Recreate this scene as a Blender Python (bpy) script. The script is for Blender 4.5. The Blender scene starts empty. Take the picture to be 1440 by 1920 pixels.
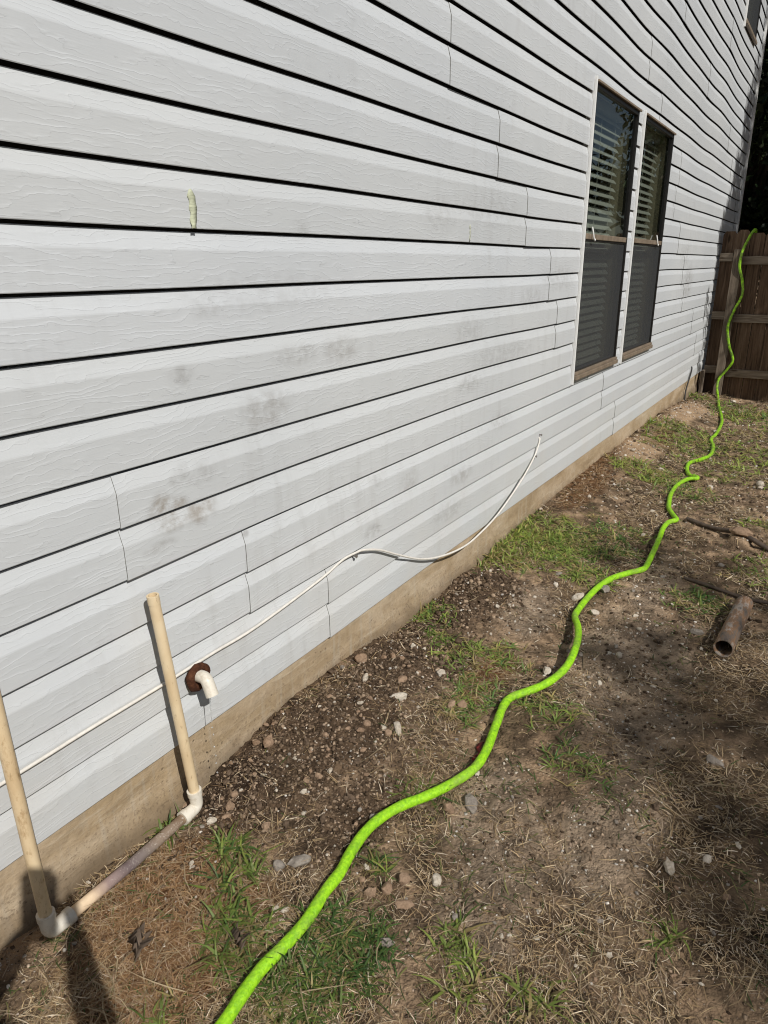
import bpy, bmesh, math, random
import numpy as np
from mathutils import Vector, Matrix

random.seed(7)
rng = np.random.default_rng(11)
scene = bpy.context.scene
COL = scene.collection
rad = math.radians

# ------------------------------------------------------------------ camera, sky, sun, exposure
CAM = Vector((0.0, -1.2902, 1.1852))
RIGHT = Vector((0.52873, -0.84877, -0.00645))
UP = Vector((0.28125, 0.16802, 0.94481))
FWD = Vector((0.80084, 0.50136, -0.32756))
cam_data = bpy.data.cameras.new("camera")
cam = bpy.data.objects.new("camera", cam_data)
COL.objects.link(cam)
cam.matrix_world = Matrix(((RIGHT.x, UP.x, -FWD.x, CAM.x), (RIGHT.y, UP.y, -FWD.y, CAM.y),
                           (RIGHT.z, UP.z, -FWD.z, CAM.z), (0, 0, 0, 1)))
cam_data.sensor_fit = 'VERTICAL'
cam_data.sensor_height = 36.0
cam_data.lens = 36.0 * 1331 / 1920
cam_data.clip_start = 0.02
cam_data.clip_end = 500
scene.camera = cam

SUN_DIR = Vector((-0.3359, -0.6688, 0.6632)).normalized()
world = bpy.data.worlds.new("World")
scene.world = world
world.use_nodes = True
wn = world.node_tree
wn.nodes.clear()
sky = wn.nodes.new("ShaderNodeTexSky")
sky.sky_type = 'NISHITA'
sky.sun_disc = False
sky.sun_elevation = math.asin(SUN_DIR.z)
sky.sun_rotation = math.atan2(SUN_DIR.x, SUN_DIR.y) % (2 * math.pi)
sky.dust_density = 1.2
bg = wn.nodes.new("ShaderNodeBackground")
bg.inputs[1].default_value = 0.05
wo = wn.nodes.new("ShaderNodeOutputWorld")
wn.links.new(sky.outputs[0], bg.inputs[0])
wn.links.new(bg.outputs[0], wo.inputs[0])

sun_data = bpy.data.lights.new("sun", 'SUN')
sun_data.energy = 5.0
sun_data.angle = rad(0.53)
sun_data.color = (1.0, 0.965, 0.915)
sun = bpy.data.objects.new("sun", sun_data)
sun.rotation_euler = (-SUN_DIR).to_track_quat('-Z', 'Y').to_euler()
sun.location = (-3, -7, 9)
COL.objects.link(sun)

vs = scene.view_settings
vs.view_transform = 'Standard'
vs.look = 'None'
vs.gamma = 1.0
vs.use_curve_mapping = False
vs.exposure = -0.28
scene.cycles.filter_width = 1.1
scene.cycles.max_bounces = 8
scene.cycles.transparent_max_bounces = 16

# ------------------------------------------------------------------ object helpers
def tag(o, label=None, cat=None, group=None, kind=None):
    if label: o["label"] = label
    if cat: o["category"] = cat
    if group: o["group"] = group
    if kind: o["kind"] = kind
    return o

def link(o, parent=None):
    COL.objects.link(o)
    if parent is not None:
        o.parent = parent
    return o

def thing(name, label, cat, loc=(0, 0, 0), group=None):
    o = bpy.data.objects.new(name, None)
    o.empty_display_size = 0.1
    o.location = loc
    link(o)
    return tag(o, label, cat, group)

def mesh_obj(name, verts, faces, mat=None, parent=None, smooth=False, sharp=None):
    me = bpy.data.meshes.new(name)
    me.from_pydata([tuple(v) for v in verts], [], [tuple(f) for f in faces])
    if smooth:
        me.polygons.foreach_set("use_smooth", np.ones(len(me.polygons), bool))
        if sharp is not None:
            me.set_sharp_from_angle(angle=rad(sharp))
    if mat: me.materials.append(mat)
    me.update()
    o = bpy.data.objects.new(name, me)
    link(o, parent)
    if parent is not None and parent.location.length > 0 and parent.type == 'EMPTY':
        o.matrix_parent_inverse = Matrix.Translation(-parent.location)
    return o

def fast_mesh(name, V, F, mat, colors=None, smooth=False, parent=None):
    """V (n,3), F (m,k) with k = 3 or 4, optional per-vertex colours (n,3)"""
    me = bpy.data.meshes.new(name)
    V = np.asarray(V, np.float32); F = np.asarray(F, np.int32)
    m, k = F.shape
    me.vertices.add(len(V)); me.vertices.foreach_set("co", V.ravel())
    me.loops.add(m * k); me.loops.foreach_set("vertex_index", F.ravel())
    me.polygons.add(m)
    me.polygons.foreach_set("loop_start", np.arange(0, m * k, k, dtype=np.int32))
    me.polygons.foreach_set("loop_total", np.full(m, k, np.int32))
    if smooth: me.polygons.foreach_set("use_smooth", np.ones(m, bool))
    if colors is not None:
        at = me.color_attributes.new("Col", 'FLOAT_COLOR', 'POINT')
        c = np.ones((len(V), 4), np.float32); c[:, :3] = colors
        at.data.foreach_set("color", c.ravel())
    if mat: me.materials.append(mat)
    me.update(calc_edges=True); me.validate()
    o = bpy.data.objects.new(name, me)
    return link(o, parent)

class MB:
    def __init__(s): s.v = []; s.f = []
    def box(s, x0, x1, y0, y1, z0, z1):
        n = len(s.v)
        s.v += [(x0, y0, z0), (x1, y0, z0), (x1, y1, z0), (x0, y1, z0), (x0, y0, z1), (x1, y0, z1), (x1, y1, z1), (x0, y1, z1)]
        s.f += [(n + a, n + b, n + c, n + d) for a, b, c, d in ((0, 3, 2, 1), (4, 5, 6, 7), (0, 1, 5, 4), (1, 2, 6, 5), (2, 3, 7, 6), (3, 0, 4, 7))]
        return s
    def tube(s, pts, r, seg=12, caps=True):
        pts = [Vector(p) for p in pts]
        rs = r if hasattr(r, '__len__') else [r] * len(pts)
        n0 = len(s.v)
        t = (pts[1] - pts[0]).normalized()
        a = t.cross(Vector((0, 0, 1)))
        if a.length < 1e-3: a = t.cross(Vector((1, 0, 0)))
        a.normalize()
        for i, p in enumerate(pts):
            if i == 0: tt = pts[1] - pts[0]
            elif i == len(pts) - 1: tt = pts[-1] - pts[-2]
            else: tt = pts[i + 1] - pts[i - 1]
            tt.normalize()
            a = (a - tt * a.dot(tt)).normalized()
            b = tt.cross(a)
            for j in range(seg):
                w = 2 * math.pi * j / seg
                s.v.append(p + (a * math.cos(w) + b * math.sin(w)) * rs[i])
        for i in range(len(pts) - 1):
            for j in range(seg):
                k = (j + 1) % seg
                s.f.append((n0 + i * seg + j, n0 + i * seg + k, n0 + (i + 1) * seg + k, n0 + (i + 1) * seg + j))
        if caps:
            s.f.append(tuple(n0 + j for j in reversed(range(seg))))
            m = n0 + (len(pts) - 1) * seg
            s.f.append(tuple(m + j for j in range(seg)))
        return s
    def pipe(s, pts, ro, ri, seg=20):
        """hollow pipe with annular ends"""
        n0 = len(s.v)
        s.tube(pts, ro, seg, caps=False)
        n1 = len(s.v)
        s.tube(pts, ri, seg, caps=False)
        # flip the inner faces
        k = (len(pts) - 1) * seg
        s.f[-k:] = [tuple(reversed(f)) for f in s.f[-k:]]
        L = (len(pts) - 1) * seg
        for j in range(seg):
            q = (j + 1) % seg
            s.f.append((n0 + q, n0 + j, n1 + j, n1 + q))
            s.f.append((n0 + L + j, n0 + L + q, n1 + L + q, n1 + L + j))
        return s
    def build(s, name, mat, parent=None, smooth=False, sharp=35, bevel=0):
        o = mesh_obj(name, s.v, s.f, mat, parent, smooth, sharp)
        if bevel:
            m = o.modifiers.new("bevel", 'BEVEL'); m.width = bevel; m.segments = 2; m.limit_method = 'ANGLE'; m.angle_limit = rad(40)
        return o

def spline(pts, step=0.02):
    """Catmull-Rom resampled polyline"""
    P = np.array([tuple(p) for p in pts], float)
    P = np.vstack([2 * P[0] - P[1], P, 2 * P[-1] - P[-2]])
    out = []
    for i in range(1, len(P) - 2):
        n = max(2, int(np.linalg.norm(P[i + 1] - P[i]) / step))
        for k in range(n):
            t = k / n
            out.append(0.5 * ((2 * P[i]) + (-P[i - 1] + P[i + 1]) * t + (2 * P[i - 1] - 5 * P[i] + 4 * P[i + 1] - P[i + 2]) * t * t
                              + (-P[i - 1] + 3 * P[i] - 3 * P[i + 1] + P[i + 2]) * t ** 3))
    out.append(P[-2])
    return [Vector(q) for q in out]

# ------------------------------------------------------------------ material helpers
class NT:
    def __init__(s, name):
        s.m = bpy.data.materials.new(name); s.m.use_nodes = True
        s.t = s.m.node_tree; s.t.nodes.clear()
        s.out = s.t.nodes.new("ShaderNodeOutputMaterial")
    def n(s, typ, ins=None, **attrs):
        nd = s.t.nodes.new("ShaderNode" + typ)
        for k, v in attrs.items(): setattr(nd, k, v)
        for k, v in (ins or {}).items(): s.set(nd.inputs[k], v)
        return nd
    def set(s, sock, v):
        if isinstance(v, bpy.types.NodeSocket): s.t.links.new(v, sock)
        else:
            if hasattr(sock, "default_value") and hasattr(v, '__len__') and len(v) == 3 and sock.type == 'RGBA': v = (*v, 1)
            sock.default_value = v
    def math(s, op, a, b=None, c=None, clamp=False):
        nd = s.n("Math", operation=op, use_clamp=clamp); s.set(nd.inputs[0], a)
        if b is not None: s.set(nd.inputs[1], b)
        if c is not None: s.set(nd.inputs[2], c)
        return nd.outputs[0]
    def vmath(s, op, a, b=None):
        nd = s.n("VectorMath", operation=op); s.set(nd.inputs[0], a)
        if b is not None: s.set(nd.inputs[1], b)
        return nd.outputs['Value'] if op in ('LENGTH', 'DOT_PRODUCT', 'DISTANCE') else nd.outputs[0]
    def mix(s, f, a, b, blend='MIX'):
        nd = s.n("Mix", data_type='RGBA', blend_type=blend)
        s.set(nd.inputs[0], f); s.set(nd.inputs[6], a); s.set(nd.inputs[7], b)
        return nd.outputs[2]
    def pos(s): return s.n("NewGeometry").outputs['Position']
    def noise(s, vec, scale, detail=4, rough=.55, dist=0):
        return s.n("TexNoise", {'Vector': vec, 'Scale': scale, 'Detail': detail, 'Roughness': rough, 'Distortion': dist}).outputs[0]
    def ramp(s, fac, stops):
        nd = s.n("ValToRGB", {0: fac}); e = nd.color_ramp.elements
        while len(e) < len(stops): e.new(0.5)
        for q, (p, c) in zip(e, stops):
            q.position = p; q.color = (*c, 1) if hasattr(c, '__len__') else (c, c, c, 1)
        return nd.outputs[0]
    def remap(s, v, a, b, c=0., d=1., smooth=False):
        nd = s.n("MapRange", {0: v, 1: a, 2: b, 3: c, 4: d}); nd.clamp = True
        if smooth: nd.interpolation_type = 'SMOOTHSTEP'
        return nd.outputs[0]
    def bump(s, h, strength=.5, dist=.01, normal=None):
        ins = {'Height': h, 'Strength': strength, 'Distance': dist}
        if normal is not None: ins['Normal'] = normal
        return s.n("Bump", ins).outputs[0]
    def bsdf(s, color, rough=.6, normal=None, spec=.4, metal=0., **kw):
        ins = {'Base Color': color, 'Roughness': rough, 'Specular IOR Level': spec, 'Metallic': metal}
        if normal is not None: ins['Normal'] = normal
        ins.update(kw)
        b = s.n("BsdfPrincipled", ins)
        s.t.links.new(b.outputs[0], s.out.inputs[0])
        return s.m

def plain(name, c, rough=.6, var=.12, scale=30, bump=.0, spec=.4, metal=0.):
    t = NT(name); p = t.pos()
    nz = t.noise(p, scale, 5)
    col = t.mix(t.remap(nz, .3, .7), [v * (1 - var) for v in c], [min(1, v * (1 + var)) for v in c])
    nrm = t.bump(t.noise(p, scale * 6, 4), .35, bump) if bump else None
    return t.bsdf(col, rough, nrm, spec, metal)

# ---- siding: white-grey vinyl with embossed wood grain, smudges and hand marks
STAINS = [  # x, z, rx, rz, strength, warm
    (1.17, .945, .035, .022, .55, 0), (1.46, .815, .085, .045, .6, .5), (1.82, .944, .085, .035, .55, .45), (1.07, .647, .035, .034, .95, .8), (1.115, .64, .03, .025, .9, .9),
    (1.052, .555, .045, .014, .55, .4), (1.187, .602, .05, .028, .85, .9), (1.215, .617, .03, .018, .8, .9), (1.10, .598, .05, .018, .75, .8), (1.149, .716, .03, .02, .4, .1), (1.20, .70, .05, .03, .4, .2), (1.12, .70, .02, .02, .4, .1),
    (7.5, 1.017, .22, .13, .75, .3), (7.2, 1.25, .2, .09, .45, .2), (2.45, 1.36, .12, .06, .3, 0), (2.75, .711, .10, .035, .5, .2),
    (2.25, .414, .06, .04, .4, .6), (2.70, .318, .09, .03, .55, .7), (1.99, .293, .05, .025, .6, .1), (3.44, 1.03, .15, .05, .4, 0), (2.9, 1.40, .3, .06, .3, 0),
    (3.8, 1.12, .2, .06, .35, .1), (1.27, 1.096, .06, .025, .35, 0), (2.73, .93, .12, .05, .4, .1), (2.577, .19, .12, .04, .4, .6), (3.12, .49, .12, .04, .4, .2),
    (1.65, 1.28, .03, .03, .35, 0), (2.02, .47, .03, .02, .4, .2), (1.6, .95, .09, .03, .45, .1), (1.35, .49, .012, .01, .6, 0), (3.1, .8, .3, .05, .35, .1), (1.5, 1.12, .3, .05, .25, 0)]
def mat_siding():
    t = NT("white_vinyl"); p = t.pos()
    sx = t.n("SeparateXYZ", {0: p})
    X, Z = sx.outputs[0], sx.outputs[2]
    row = t.math('FLOOR', t.math('DIVIDE', Z, .127))
    xo = t.math('ADD', X, t.math('MULTIPLY', row, 17.31))
    zr = t.math('MULTIPLY', Z, 12.)
    g = t.n("CombineXYZ", {0: t.math('MULTIPLY', xo, 3.4), 1: t.math('MULTIPLY', row, 3.7), 2: zr})
    nz = t.noise(g.outputs[0], 1.0, 4, .55, .1)
    jag = t.noise(t.n("CombineXYZ", {0: t.math('MULTIPLY', xo, 34.), 1: t.math('MULTIPLY', row, 1.7), 2: t.math('MULTIPLY', Z, 50.)}).outputs[0], 1.0, 3, .6)
    phs = t.math('ADD', t.math('MULTIPLY', Z, 62.), t.math('ADD', t.math('MULTIPLY', nz, 9.0), t.math('MULTIPLY', jag, .55)))
    saw = t.math('FRACT', phs)
    # raised grain: an undercut edge below, a short bevel above, broken along its length
    ridge = t.math('POWER', t.math('SUBTRACT', 1., saw), 4.0)
    brk = t.noise(t.n("CombineXYZ", {0: t.math('MULTIPLY', xo, 7.), 1: t.math('MULTIPLY', row, 2.1), 2: t.math('MULTIPLY', Z, 55.)}).outputs[0], 1., 2)
    ridge = t.math('MULTIPLY', ridge, t.remap(brk, .36, .62))
    fine = t.noise(t.n("CombineXYZ", {0: t.math('MULTIPLY', xo, 26.), 1: 0., 2: t.math('MULTIPLY', Z, 420.)}).outputs[0], 1., 3)
    h = t.math('ADD', t.math('MULTIPLY', ridge, 1.0), t.math('MULTIPLY', fine, .22))
    nrm = t.bump(h, .9, .0021)
    soft = t.noise(p, 4., 3)
    nrm = t.bump(h, .75, .0011)
    nrm = t.bump(soft, .2, .012, nrm)
    # stains and smudges stay where they are whatever the light
    brk1 = t.remap(t.noise(t.vmath('MULTIPLY', p, (26, 1, 34)), 1., 4, .65), .36, .62)
    S = None; Wm = None
    for x, z, rx, rz, k, w in STAINS:
        rx *= 1.3; rz *= 1.25; k *= .85
        d = t.vmath('LENGTH', t.vmath('MULTIPLY', t.vmath('SUBTRACT', p, (x, 0, z)), (1 / rx, 0, 1 / rz)))
        m = t.remap(d, .35, 1.25, k, 0., True)
        S = m if S is None else t.math('MAXIMUM', S, m)
        if w > .3:
            q = t.math('MULTIPLY', m, w)
            Wm = q if Wm is None else t.math('MAXIMUM', Wm, q)
    S = t.math('MULTIPLY', S, brk1)
    smear = t.noise(t.n("CombineXYZ", {0: t.math('MULTIPLY', X, 17.), 1: 3., 2: t.math('MULTIPLY', Z, 3.4)}).outputs[0], 1., 4, .7)
    zone = t.remap(t.noise(p, 1.15, 2), .42, .62)
    smear = t.math('MULTIPLY', t.remap(smear, .5, .70, 0., .26), zone)
    low = t.math('MULTIPLY', t.remap(Z, .5, .0, 0., .22), t.remap(t.noise(p, 5., 4), .3, .7))
    base = t.mix(t.remap(t.noise(p, .9, 3), .35, .65), (.535, .560, .580), (.585, .607, .620))
    # each length of siding has weathered a little differently
    base = t.mix(t.n("ObjectInfo").outputs['Random'], base, t.mix(1., base, (.97, .965, .95), 'MULTIPLY'))
    col = t.mix(smear, base, (.34, .335, .32))
    col = t.mix(low, col, (.55, .49, .40))
    dirt = t.mix(t.math('MULTIPLY', Wm, 1.), (.21, .20, .185), (.235, .175, .11))
    col = t.mix(t.math('MULTIPLY', S, .85), col, dirt)
    speck = t.remap(t.noise(p, 260., 2), .71, .76, 0., .45)
    col = t.mix(t.math('MULTIPLY', speck, t.remap(Z, .9, .1)), col, (.16, .12, .09))
    return t.bsdf(col, t.remap(S, 0, 1, .5, .8), nrm, .35)
M_SIDING = mat_siding()

def mat_concrete():
    t = NT("foundation_concrete"); p = t.pos()
    Z = t.n("SeparateXYZ", {0: p}).outputs[2]
    a = t.noise(t.vmath('MULTIPLY', p, (1.6, 1, 5)), 1.6, 6, .62, .6)
    col = t.ramp(a, [(.25, (.24, .17, .095)), (.45, (.38, .285, .175)), (.58, (.45, .35, .235)), (.75, (.52, .43, .31))])
    b = t.noise(p, 45., 5)
    col = t.mix(t.remap(b, .35, .7, 0, .35), col, (.24, .18, .115))
    streak = t.noise(t.vmath('MULTIPLY', p, (30, 1, 2.5)), 1., 3)
    col = t.mix(t.remap(streak, .56, .72, 0, .45), col, (.46, .41, .33))
    pit = t.n('TexVoronoi', {'Vector': p, 'Scale': 42.}).outputs['Distance']
    pm_ = t.math('MULTIPLY', t.remap(pit, .10, .22, 1., 0.), t.remap(t.noise(p, 5., 3), .56, .68))
    col = t.mix(t.math('MULTIPLY', pm_, .5), col, (.13, .095, .06))
    trow = t.noise(t.vmath('MULTIPLY', p, (3, 1, 30)), 1.4, 6, .7, 1.2)
    col = t.mix(t.remap(trow, .55, .7, 0, .45), col, (.58, .50, .38))
    splash = t.math('MULTIPLY', t.remap(t.noise(p, 120., 4, .7), .54, .64), t.remap(Z, -.02, -.14))
    col = t.mix(t.math('MULTIPLY', splash, .7), col, (.14, .10, .065))
    edge = t.math('ADD', Z, t.math('MULTIPLY', t.noise(p, 9., 4), .09))
    col = t.mix(t.remap(edge, -.06, -.13, 0., .75, True), col, (.13, .095, .06))
    h = t.math('ADD', t.math('ADD', t.noise(p, 60., 6, .65), t.math('MULTIPLY', t.noise(p, 12., 3), 1.5)), t.math('ADD', t.math('MULTIPLY', pm_, -1.), t.math('MULTIPLY', trow, .7)))
    return t.bsdf(col, .9, t.bump(h, .55, .006), .2)
M_CONC = mat_concrete()

def mat_soil():
    t = NT("yard_soil"); p = t.pos()
    at = t.n("Attribute", attribute_name="Col").outputs['Color']
    n1 = t.noise(p, 28., 7, .68)
    n2 = t.noise(p, 140., 5, .7)
    n3 = t.noise(p, 7., 5, .6)
    v = t.n("TexVoronoi", {'Vector': p, 'Scale': 85.}).outputs['Distance']
    col = t.mix(t.remap(n3, .35, .68), t.mix(1., at, (.72, .68, .64), 'MULTIPLY'), t.mix(1., at, (1.22, 1.2, 1.17), 'MULTIPLY'))
    col = t.mix(t.remap(n1, .42, .68, 0, .55), col, t.mix(1., at, (.4, .36, .33), 'MULTIPLY'))
    col = t.mix(t.remap(n2, .58, .72, 0, .6), col, t.mix(1., at, (2.0, 1.95, 1.85), 'MULTIPLY'))
    v2 = t.n("TexVoronoi", {'Vector': p, 'Scale': 210.}).outputs['Distance']
    h = t.math('ADD', t.math('ADD', n1, t.math('MULTIPLY', n2, .5)), t.math('MULTIPLY', t.math('ADD', v, t.math('MULTIPLY', v2, .5)), -.5))
    return t.bsdf(col, .95, t.bump(h, 1., .016), .15)
M_SOIL = mat_soil()

def mat_attr(name, rough=.7, spec=.25, trans=0., bump=0., vary=0.):
    t = NT(name)
    col = t.n("Attribute", attribute_name="Col").outputs['Color']
    p = t.pos()
    if vary:
        col = t.mix(t.remap(t.noise(p, 160., 4), .35, .68, 0, vary), col, t.mix(1., col, (.45, .43, .4), 'MULTIPLY'))
    nrm = t.bump(t.noise(p, 220., 5, .7), .6, bump) if bump else None
    m = t.bsdf(col, rough, nrm, spec)
    if trans:
        b = t.out.inputs[0].links[0].from_node
        tr = t.n("BsdfTranslucent", {'Color': col})
        mx = t.n("MixShader", {0: trans, 1: b.outputs[0], 2: tr.outputs[0]})
        t.t.links.new(mx.outputs[0], t.out.inputs[0])
    return m
M_BLADE = mat_attr("grass_blade", .55, .35, .25)
M_STRAW = mat_attr("dry_straw", .7, .25, .1)
M_CRUMB = mat_attr("soil_crumb", .95, .12, 0, .004, .5)

def mat_leaf(name, c):
    t = NT(name)
    r = t.n("Attribute", attribute_name="Col").outputs['Color']
    col = t.mix(1., r, c, 'MULTIPLY')
    b = t.n("BsdfPrincipled", {'Base Color': col, 'Roughness': .5, 'Specular IOR Level': .35})
    tr = t.n("BsdfTranslucent", {'Color': col})
    mx = t.n("MixShader", {0: .25, 1: b.outputs[0], 2: tr.outputs[0]})
    t.t.links.new(mx.outputs[0], t.out.inputs[0])
    return t.m

def mat_bark():
    t = NT("bark"); p = t.pos()
    n = t.noise(t.vmath('MULTIPLY', p, (14, 14, 3)), 1., 6, .65)
    return t.bsdf(t.ramp(n, [(.3, (.04, .03, .022)), (.7, (.14, .11, .085))]), .9, t.bump(n, .9, .03), .15)
M_BARK = mat_bark()

def mat_fence(name, a, b, c):
    t = NT(name); p = t.pos()
    r = t.n("ObjectInfo").outputs['Random']
    off = t.n("CombineXYZ", {0: t.math('MULTIPLY', r, 37.), 1: t.math('MULTIPLY', r, 11.), 2: t.math('MULTIPLY', r, 5.)}).outputs[0]
    q = t.vmath('ADD', p, off)
    g = t.noise(t.vmath('MULTIPLY', q, (60, 60, 3.2)), 1., 5, .6, .5)
    k = t.noise(t.vmath('MULTIPLY', q, (6, 6, 1.6)), 1., 5, .6)
    col = t.ramp(g, [(.3, a), (.52, b), (.72, c)])
    col = t.mix(t.remap(k, .35, .7, 0., .6), col, t.mix(1., col, (.55, .5, .46), 'MULTIPLY'))
    v = t.n("TexVoronoi", {'Vector': t.vmath('MULTIPLY', q, (7, 7, 2.2)), 'Scale': 1.}).outputs['Distance']
    col = t.mix(t.remap(v, .05, .14, .85, 0., True), col, (.03, .018, .01))
    col = t.mix(t.math('MULTIPLY', r, .5), col, t.mix(1., col, (.62, .58, .55), 'MULTIPLY'))
    return t.bsdf(col, .85, t.bump(g, .6, .004), .2)
M_PICKET = mat_fence("cedar_picket", (.075, .047, .030), (.165, .107, .068), (.26, .185, .13))
M_RAIL = mat_fence("weathered_rail", (.11, .086, .064), (.21, .172, .132), (.31, .262, .21))

def mat_wood_h():   # grain along y for the rails
    t = NT("weathered_rail_wood"); p = t.pos()
    g = t.noise(t.vmath('MULTIPLY', p, (60, 3.2, 60)), 1., 5, .6, .5)
    col = t.ramp(g, [(.3, (.12, .09, .064)), (.52, (.22, .175, .13)), (.72, (.33, .275, .215))])
    v = t.n("TexVoronoi", {'Vector': t.vmath('MULTIPLY', p, (9, 3, 9)), 'Scale': 1.}).outputs['Distance']
    col = t.mix(t.remap(v, .05, .16, .8, 0., True), col, (.05, .03, .018))
    return t.bsdf(col, .85, t.bump(g, .6, .004), .2)
M_RAILH = mat_wood_h()

def mat_pvc():
    t = NT("aged_pvc"); p = t.pos()
    a = t.noise(t.vmath('MULTIPLY', p, (9, 9, 5)), 1., 5, .6)
    col = t.ramp(a, [(.3, (.58, .43, .25)), (.52, (.70, .56, .36)), (.75, (.78, .67, .48))])
    d = t.noise(t.vmath('MULTIPLY', p, (90, 90, 26)), 1., 5, .7)
    col = t.mix(t.remap(d, .58, .72, 0, .75), col, (.24, .145, .06))
    # the left riser carries a streak of brown grime
    X = t.n("SeparateXYZ", {0: p}).outputs[0]
    strk = t.noise(t.vmath('MULTIPLY', p, (42, 42, 15)), 1., 6, .75, .4)
    col = t.mix(t.math('MULTIPLY', t.remap(strk, .53, .66, 0, .7), t.remap(X, .75, .6)), col, (.33, .2, .09))
    return t.bsdf(col, .5, None, .4)
M_PVC = mat_pvc()
def mat_pvc_cross():
    t = NT("purple_stained_pvc"); p = t.pos()
    X = t.n("SeparateXYZ", {0: p}).outputs[0]
    a = t.noise(p, 14., 5, .6)
    xx = t.math('ADD', X, t.math('MULTIPLY', a, .05))
    col = t.ramp(t.remap(xx, .61, 1.03), [(0., (.72, .56, .37)), (.25, (.72, .56, .38)), (.36, (.30, .22, .20)), (.5, (.16, .125, .125)), (.62, (.20, .165, .145)), (.72, (.26, .20, .15)), (.9, (.20, .14, .09)), (1., (.42, .3, .2))])
    e = t.ramp(a, [(.4, (1, 1, 1)), (.7, (.75, .7, .68))])
    col = t.mix(1., col, e, 'MULTIPLY')
    crk = t.n("TexVoronoi", {'Vector': p, 'Scale': 170.}, feature='DISTANCE_TO_EDGE').outputs['Distance']
    m = t.math('MULTIPLY', t.remap(crk, .0, .05, 1., 0.), t.math('MULTIPLY', t.remap(xx, .74, .82), t.remap(t.noise(p, 45., 3), .45, .6)))
    col = t.mix(t.math('MULTIPLY', m, .6), col, (.55, .5, .44))
    sp = t.remap(t.noise(p, 190., 3), .64, .7, 0, .8)
    col = t.mix(t.math('MULTIPLY', sp, t.remap(xx, .7, .8)), col, (.5, .46, .4))
    return t.bsdf(col, .6, t.bump(t.noise(p, 150., 4), .3, .002), .3)
M_PVCX = mat_pvc_cross()
def mat_white_pvc():
    t = NT("white_pvc"); p = t.pos()
    d = t.noise(p, 60., 5, .7)
    col = t.mix(t.remap(d, .5, .72, 0, .5), (.70, .655, .56), (.40, .32, .22))
    return t.bsdf(col, .4, None, .45)
M_PVCW = mat_white_pvc()

def mat_hose():
    t = NT("fluorescent_hose"); p = t.pos()
    a = t.noise(p, 38., 5, .65)
    b = t.noise(p, 130., 4, .6)
    X = t.n("SeparateXYZ", {0: p}).outputs[0]
    col = t.mix(t.remap(b, .35, .65), (.215, .50, .012), (.37, .72, .02))
    col = t.mix(t.remap(a, .48, .70, 0, .7), col, (.13, .33, .02))
    dst = t.noise(p, 13., 5, .7)
    col = t.mix(t.remap(dst, .50, .68, 0, .55), col, (.22, .27, .07))
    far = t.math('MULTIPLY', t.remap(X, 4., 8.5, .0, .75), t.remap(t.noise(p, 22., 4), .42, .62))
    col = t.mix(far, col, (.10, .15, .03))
    sp = t.remap(t.noise(p, 310., 2), .7, .75, 0, .6)
    col = t.mix(sp, col, (.08, .12, .02))
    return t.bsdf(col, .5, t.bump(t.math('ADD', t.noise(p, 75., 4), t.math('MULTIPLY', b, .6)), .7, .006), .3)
M_HOSE = mat_hose()

M_CABLE = plain("white_cable", (.70, .67, .61), .5, .1, 60)
M_BLACK = plain("black_cable", (.02, .019, .018), .6, .2, 40)
M_BRONZE = plain("dark_bronze", (.011, .010, .009), .4, .25, 40, .0, .5)
M_TAN = plain("tan_aluminium", (.21, .165, .12), .5, .25, 25, .001, .5)
M_TRIMW = plain("white_trim", (.78, .78, .76), .45, .04, 12)
M_BLIND = plain("white_blind", (.74, .74, .70), .55, .04, 8)
M_ROOM = plain("beige_plaster", (.52, .46, .34), .8, .06, 10)
M_ROOF = plain("grey_shingle", (.09, .085, .08), .9, .3, 30, .01)
M_SHEATH = plain("lap_shadow_felt", (.045, .042, .037), .9, .1, 10)  # backing blackened to stand in for the shadow under each lap
M_SEAM = plain("dark_seam", (.22, .215, .20), .9, .4, 60)
M_NAIL = plain("grey_nail", (.28, .26, .24), .45, .2, 60, 0, .5, .5)

def mat_glass():
    t = NT("window_glass")
    gm = t.n("NewGeometry")
    cs_ = t.math('ABSOLUTE', t.vmath('DOT_PRODUCT', gm.outputs['Normal'], gm.outputs['Incoming']))
    fr = t.math('ADD', t.math('MULTIPLY', t.math('POWER', t.math('SUBTRACT', 1., cs_), 5.), .92), .08)
    tr = t.n("BsdfTransparent", {'Color': (.47, .50, .46, 1)})
    gl = t.n("BsdfGlossy", {'Color': (.95, .98, 1, 1), 'Roughness': .004})
    mx = t.n("MixShader", {0: fr, 1: tr.outputs[0], 2: gl.outputs[0]})
    t.t.links.new(mx.outputs[0], t.out.inputs[0])
    return t.m
M_GLASS = mat_glass()
def mat_screen():
    t = NT("insect_screen")
    tr = t.n("BsdfTransparent", {'Color': (1, 1, 1, 1)})
    df = t.n("BsdfPrincipled", {'Base Color': (.062, .066, .069, 1), 'Roughness': .6})
    mx = t.n("MixShader", {0: .56, 1: tr.outputs[0], 2: df.outputs[0]})
    t.t.links.new(mx.outputs[0], t.out.inputs[0])
    return t.m
M_SCREEN = mat_screen()
def mat_water():
    t = NT("dripping_water")
    b = t.n("BsdfPrincipled", {'Base Color': (.9, .93, .95, 1), 'Roughness': .03, 'IOR': 1.33, 'Transmission Weight': .85})
    t.t.links.new(b.outputs[0], t.out.inputs[0])
    return t.m
M_WATER = mat_water()

# ------------------------------------------------------------------ terrain heights
def ss(a, b, v):
    t = np.clip((v - a) / (b - a), 0, 1)
    return t * t * (3 - 2 * t)

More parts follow.
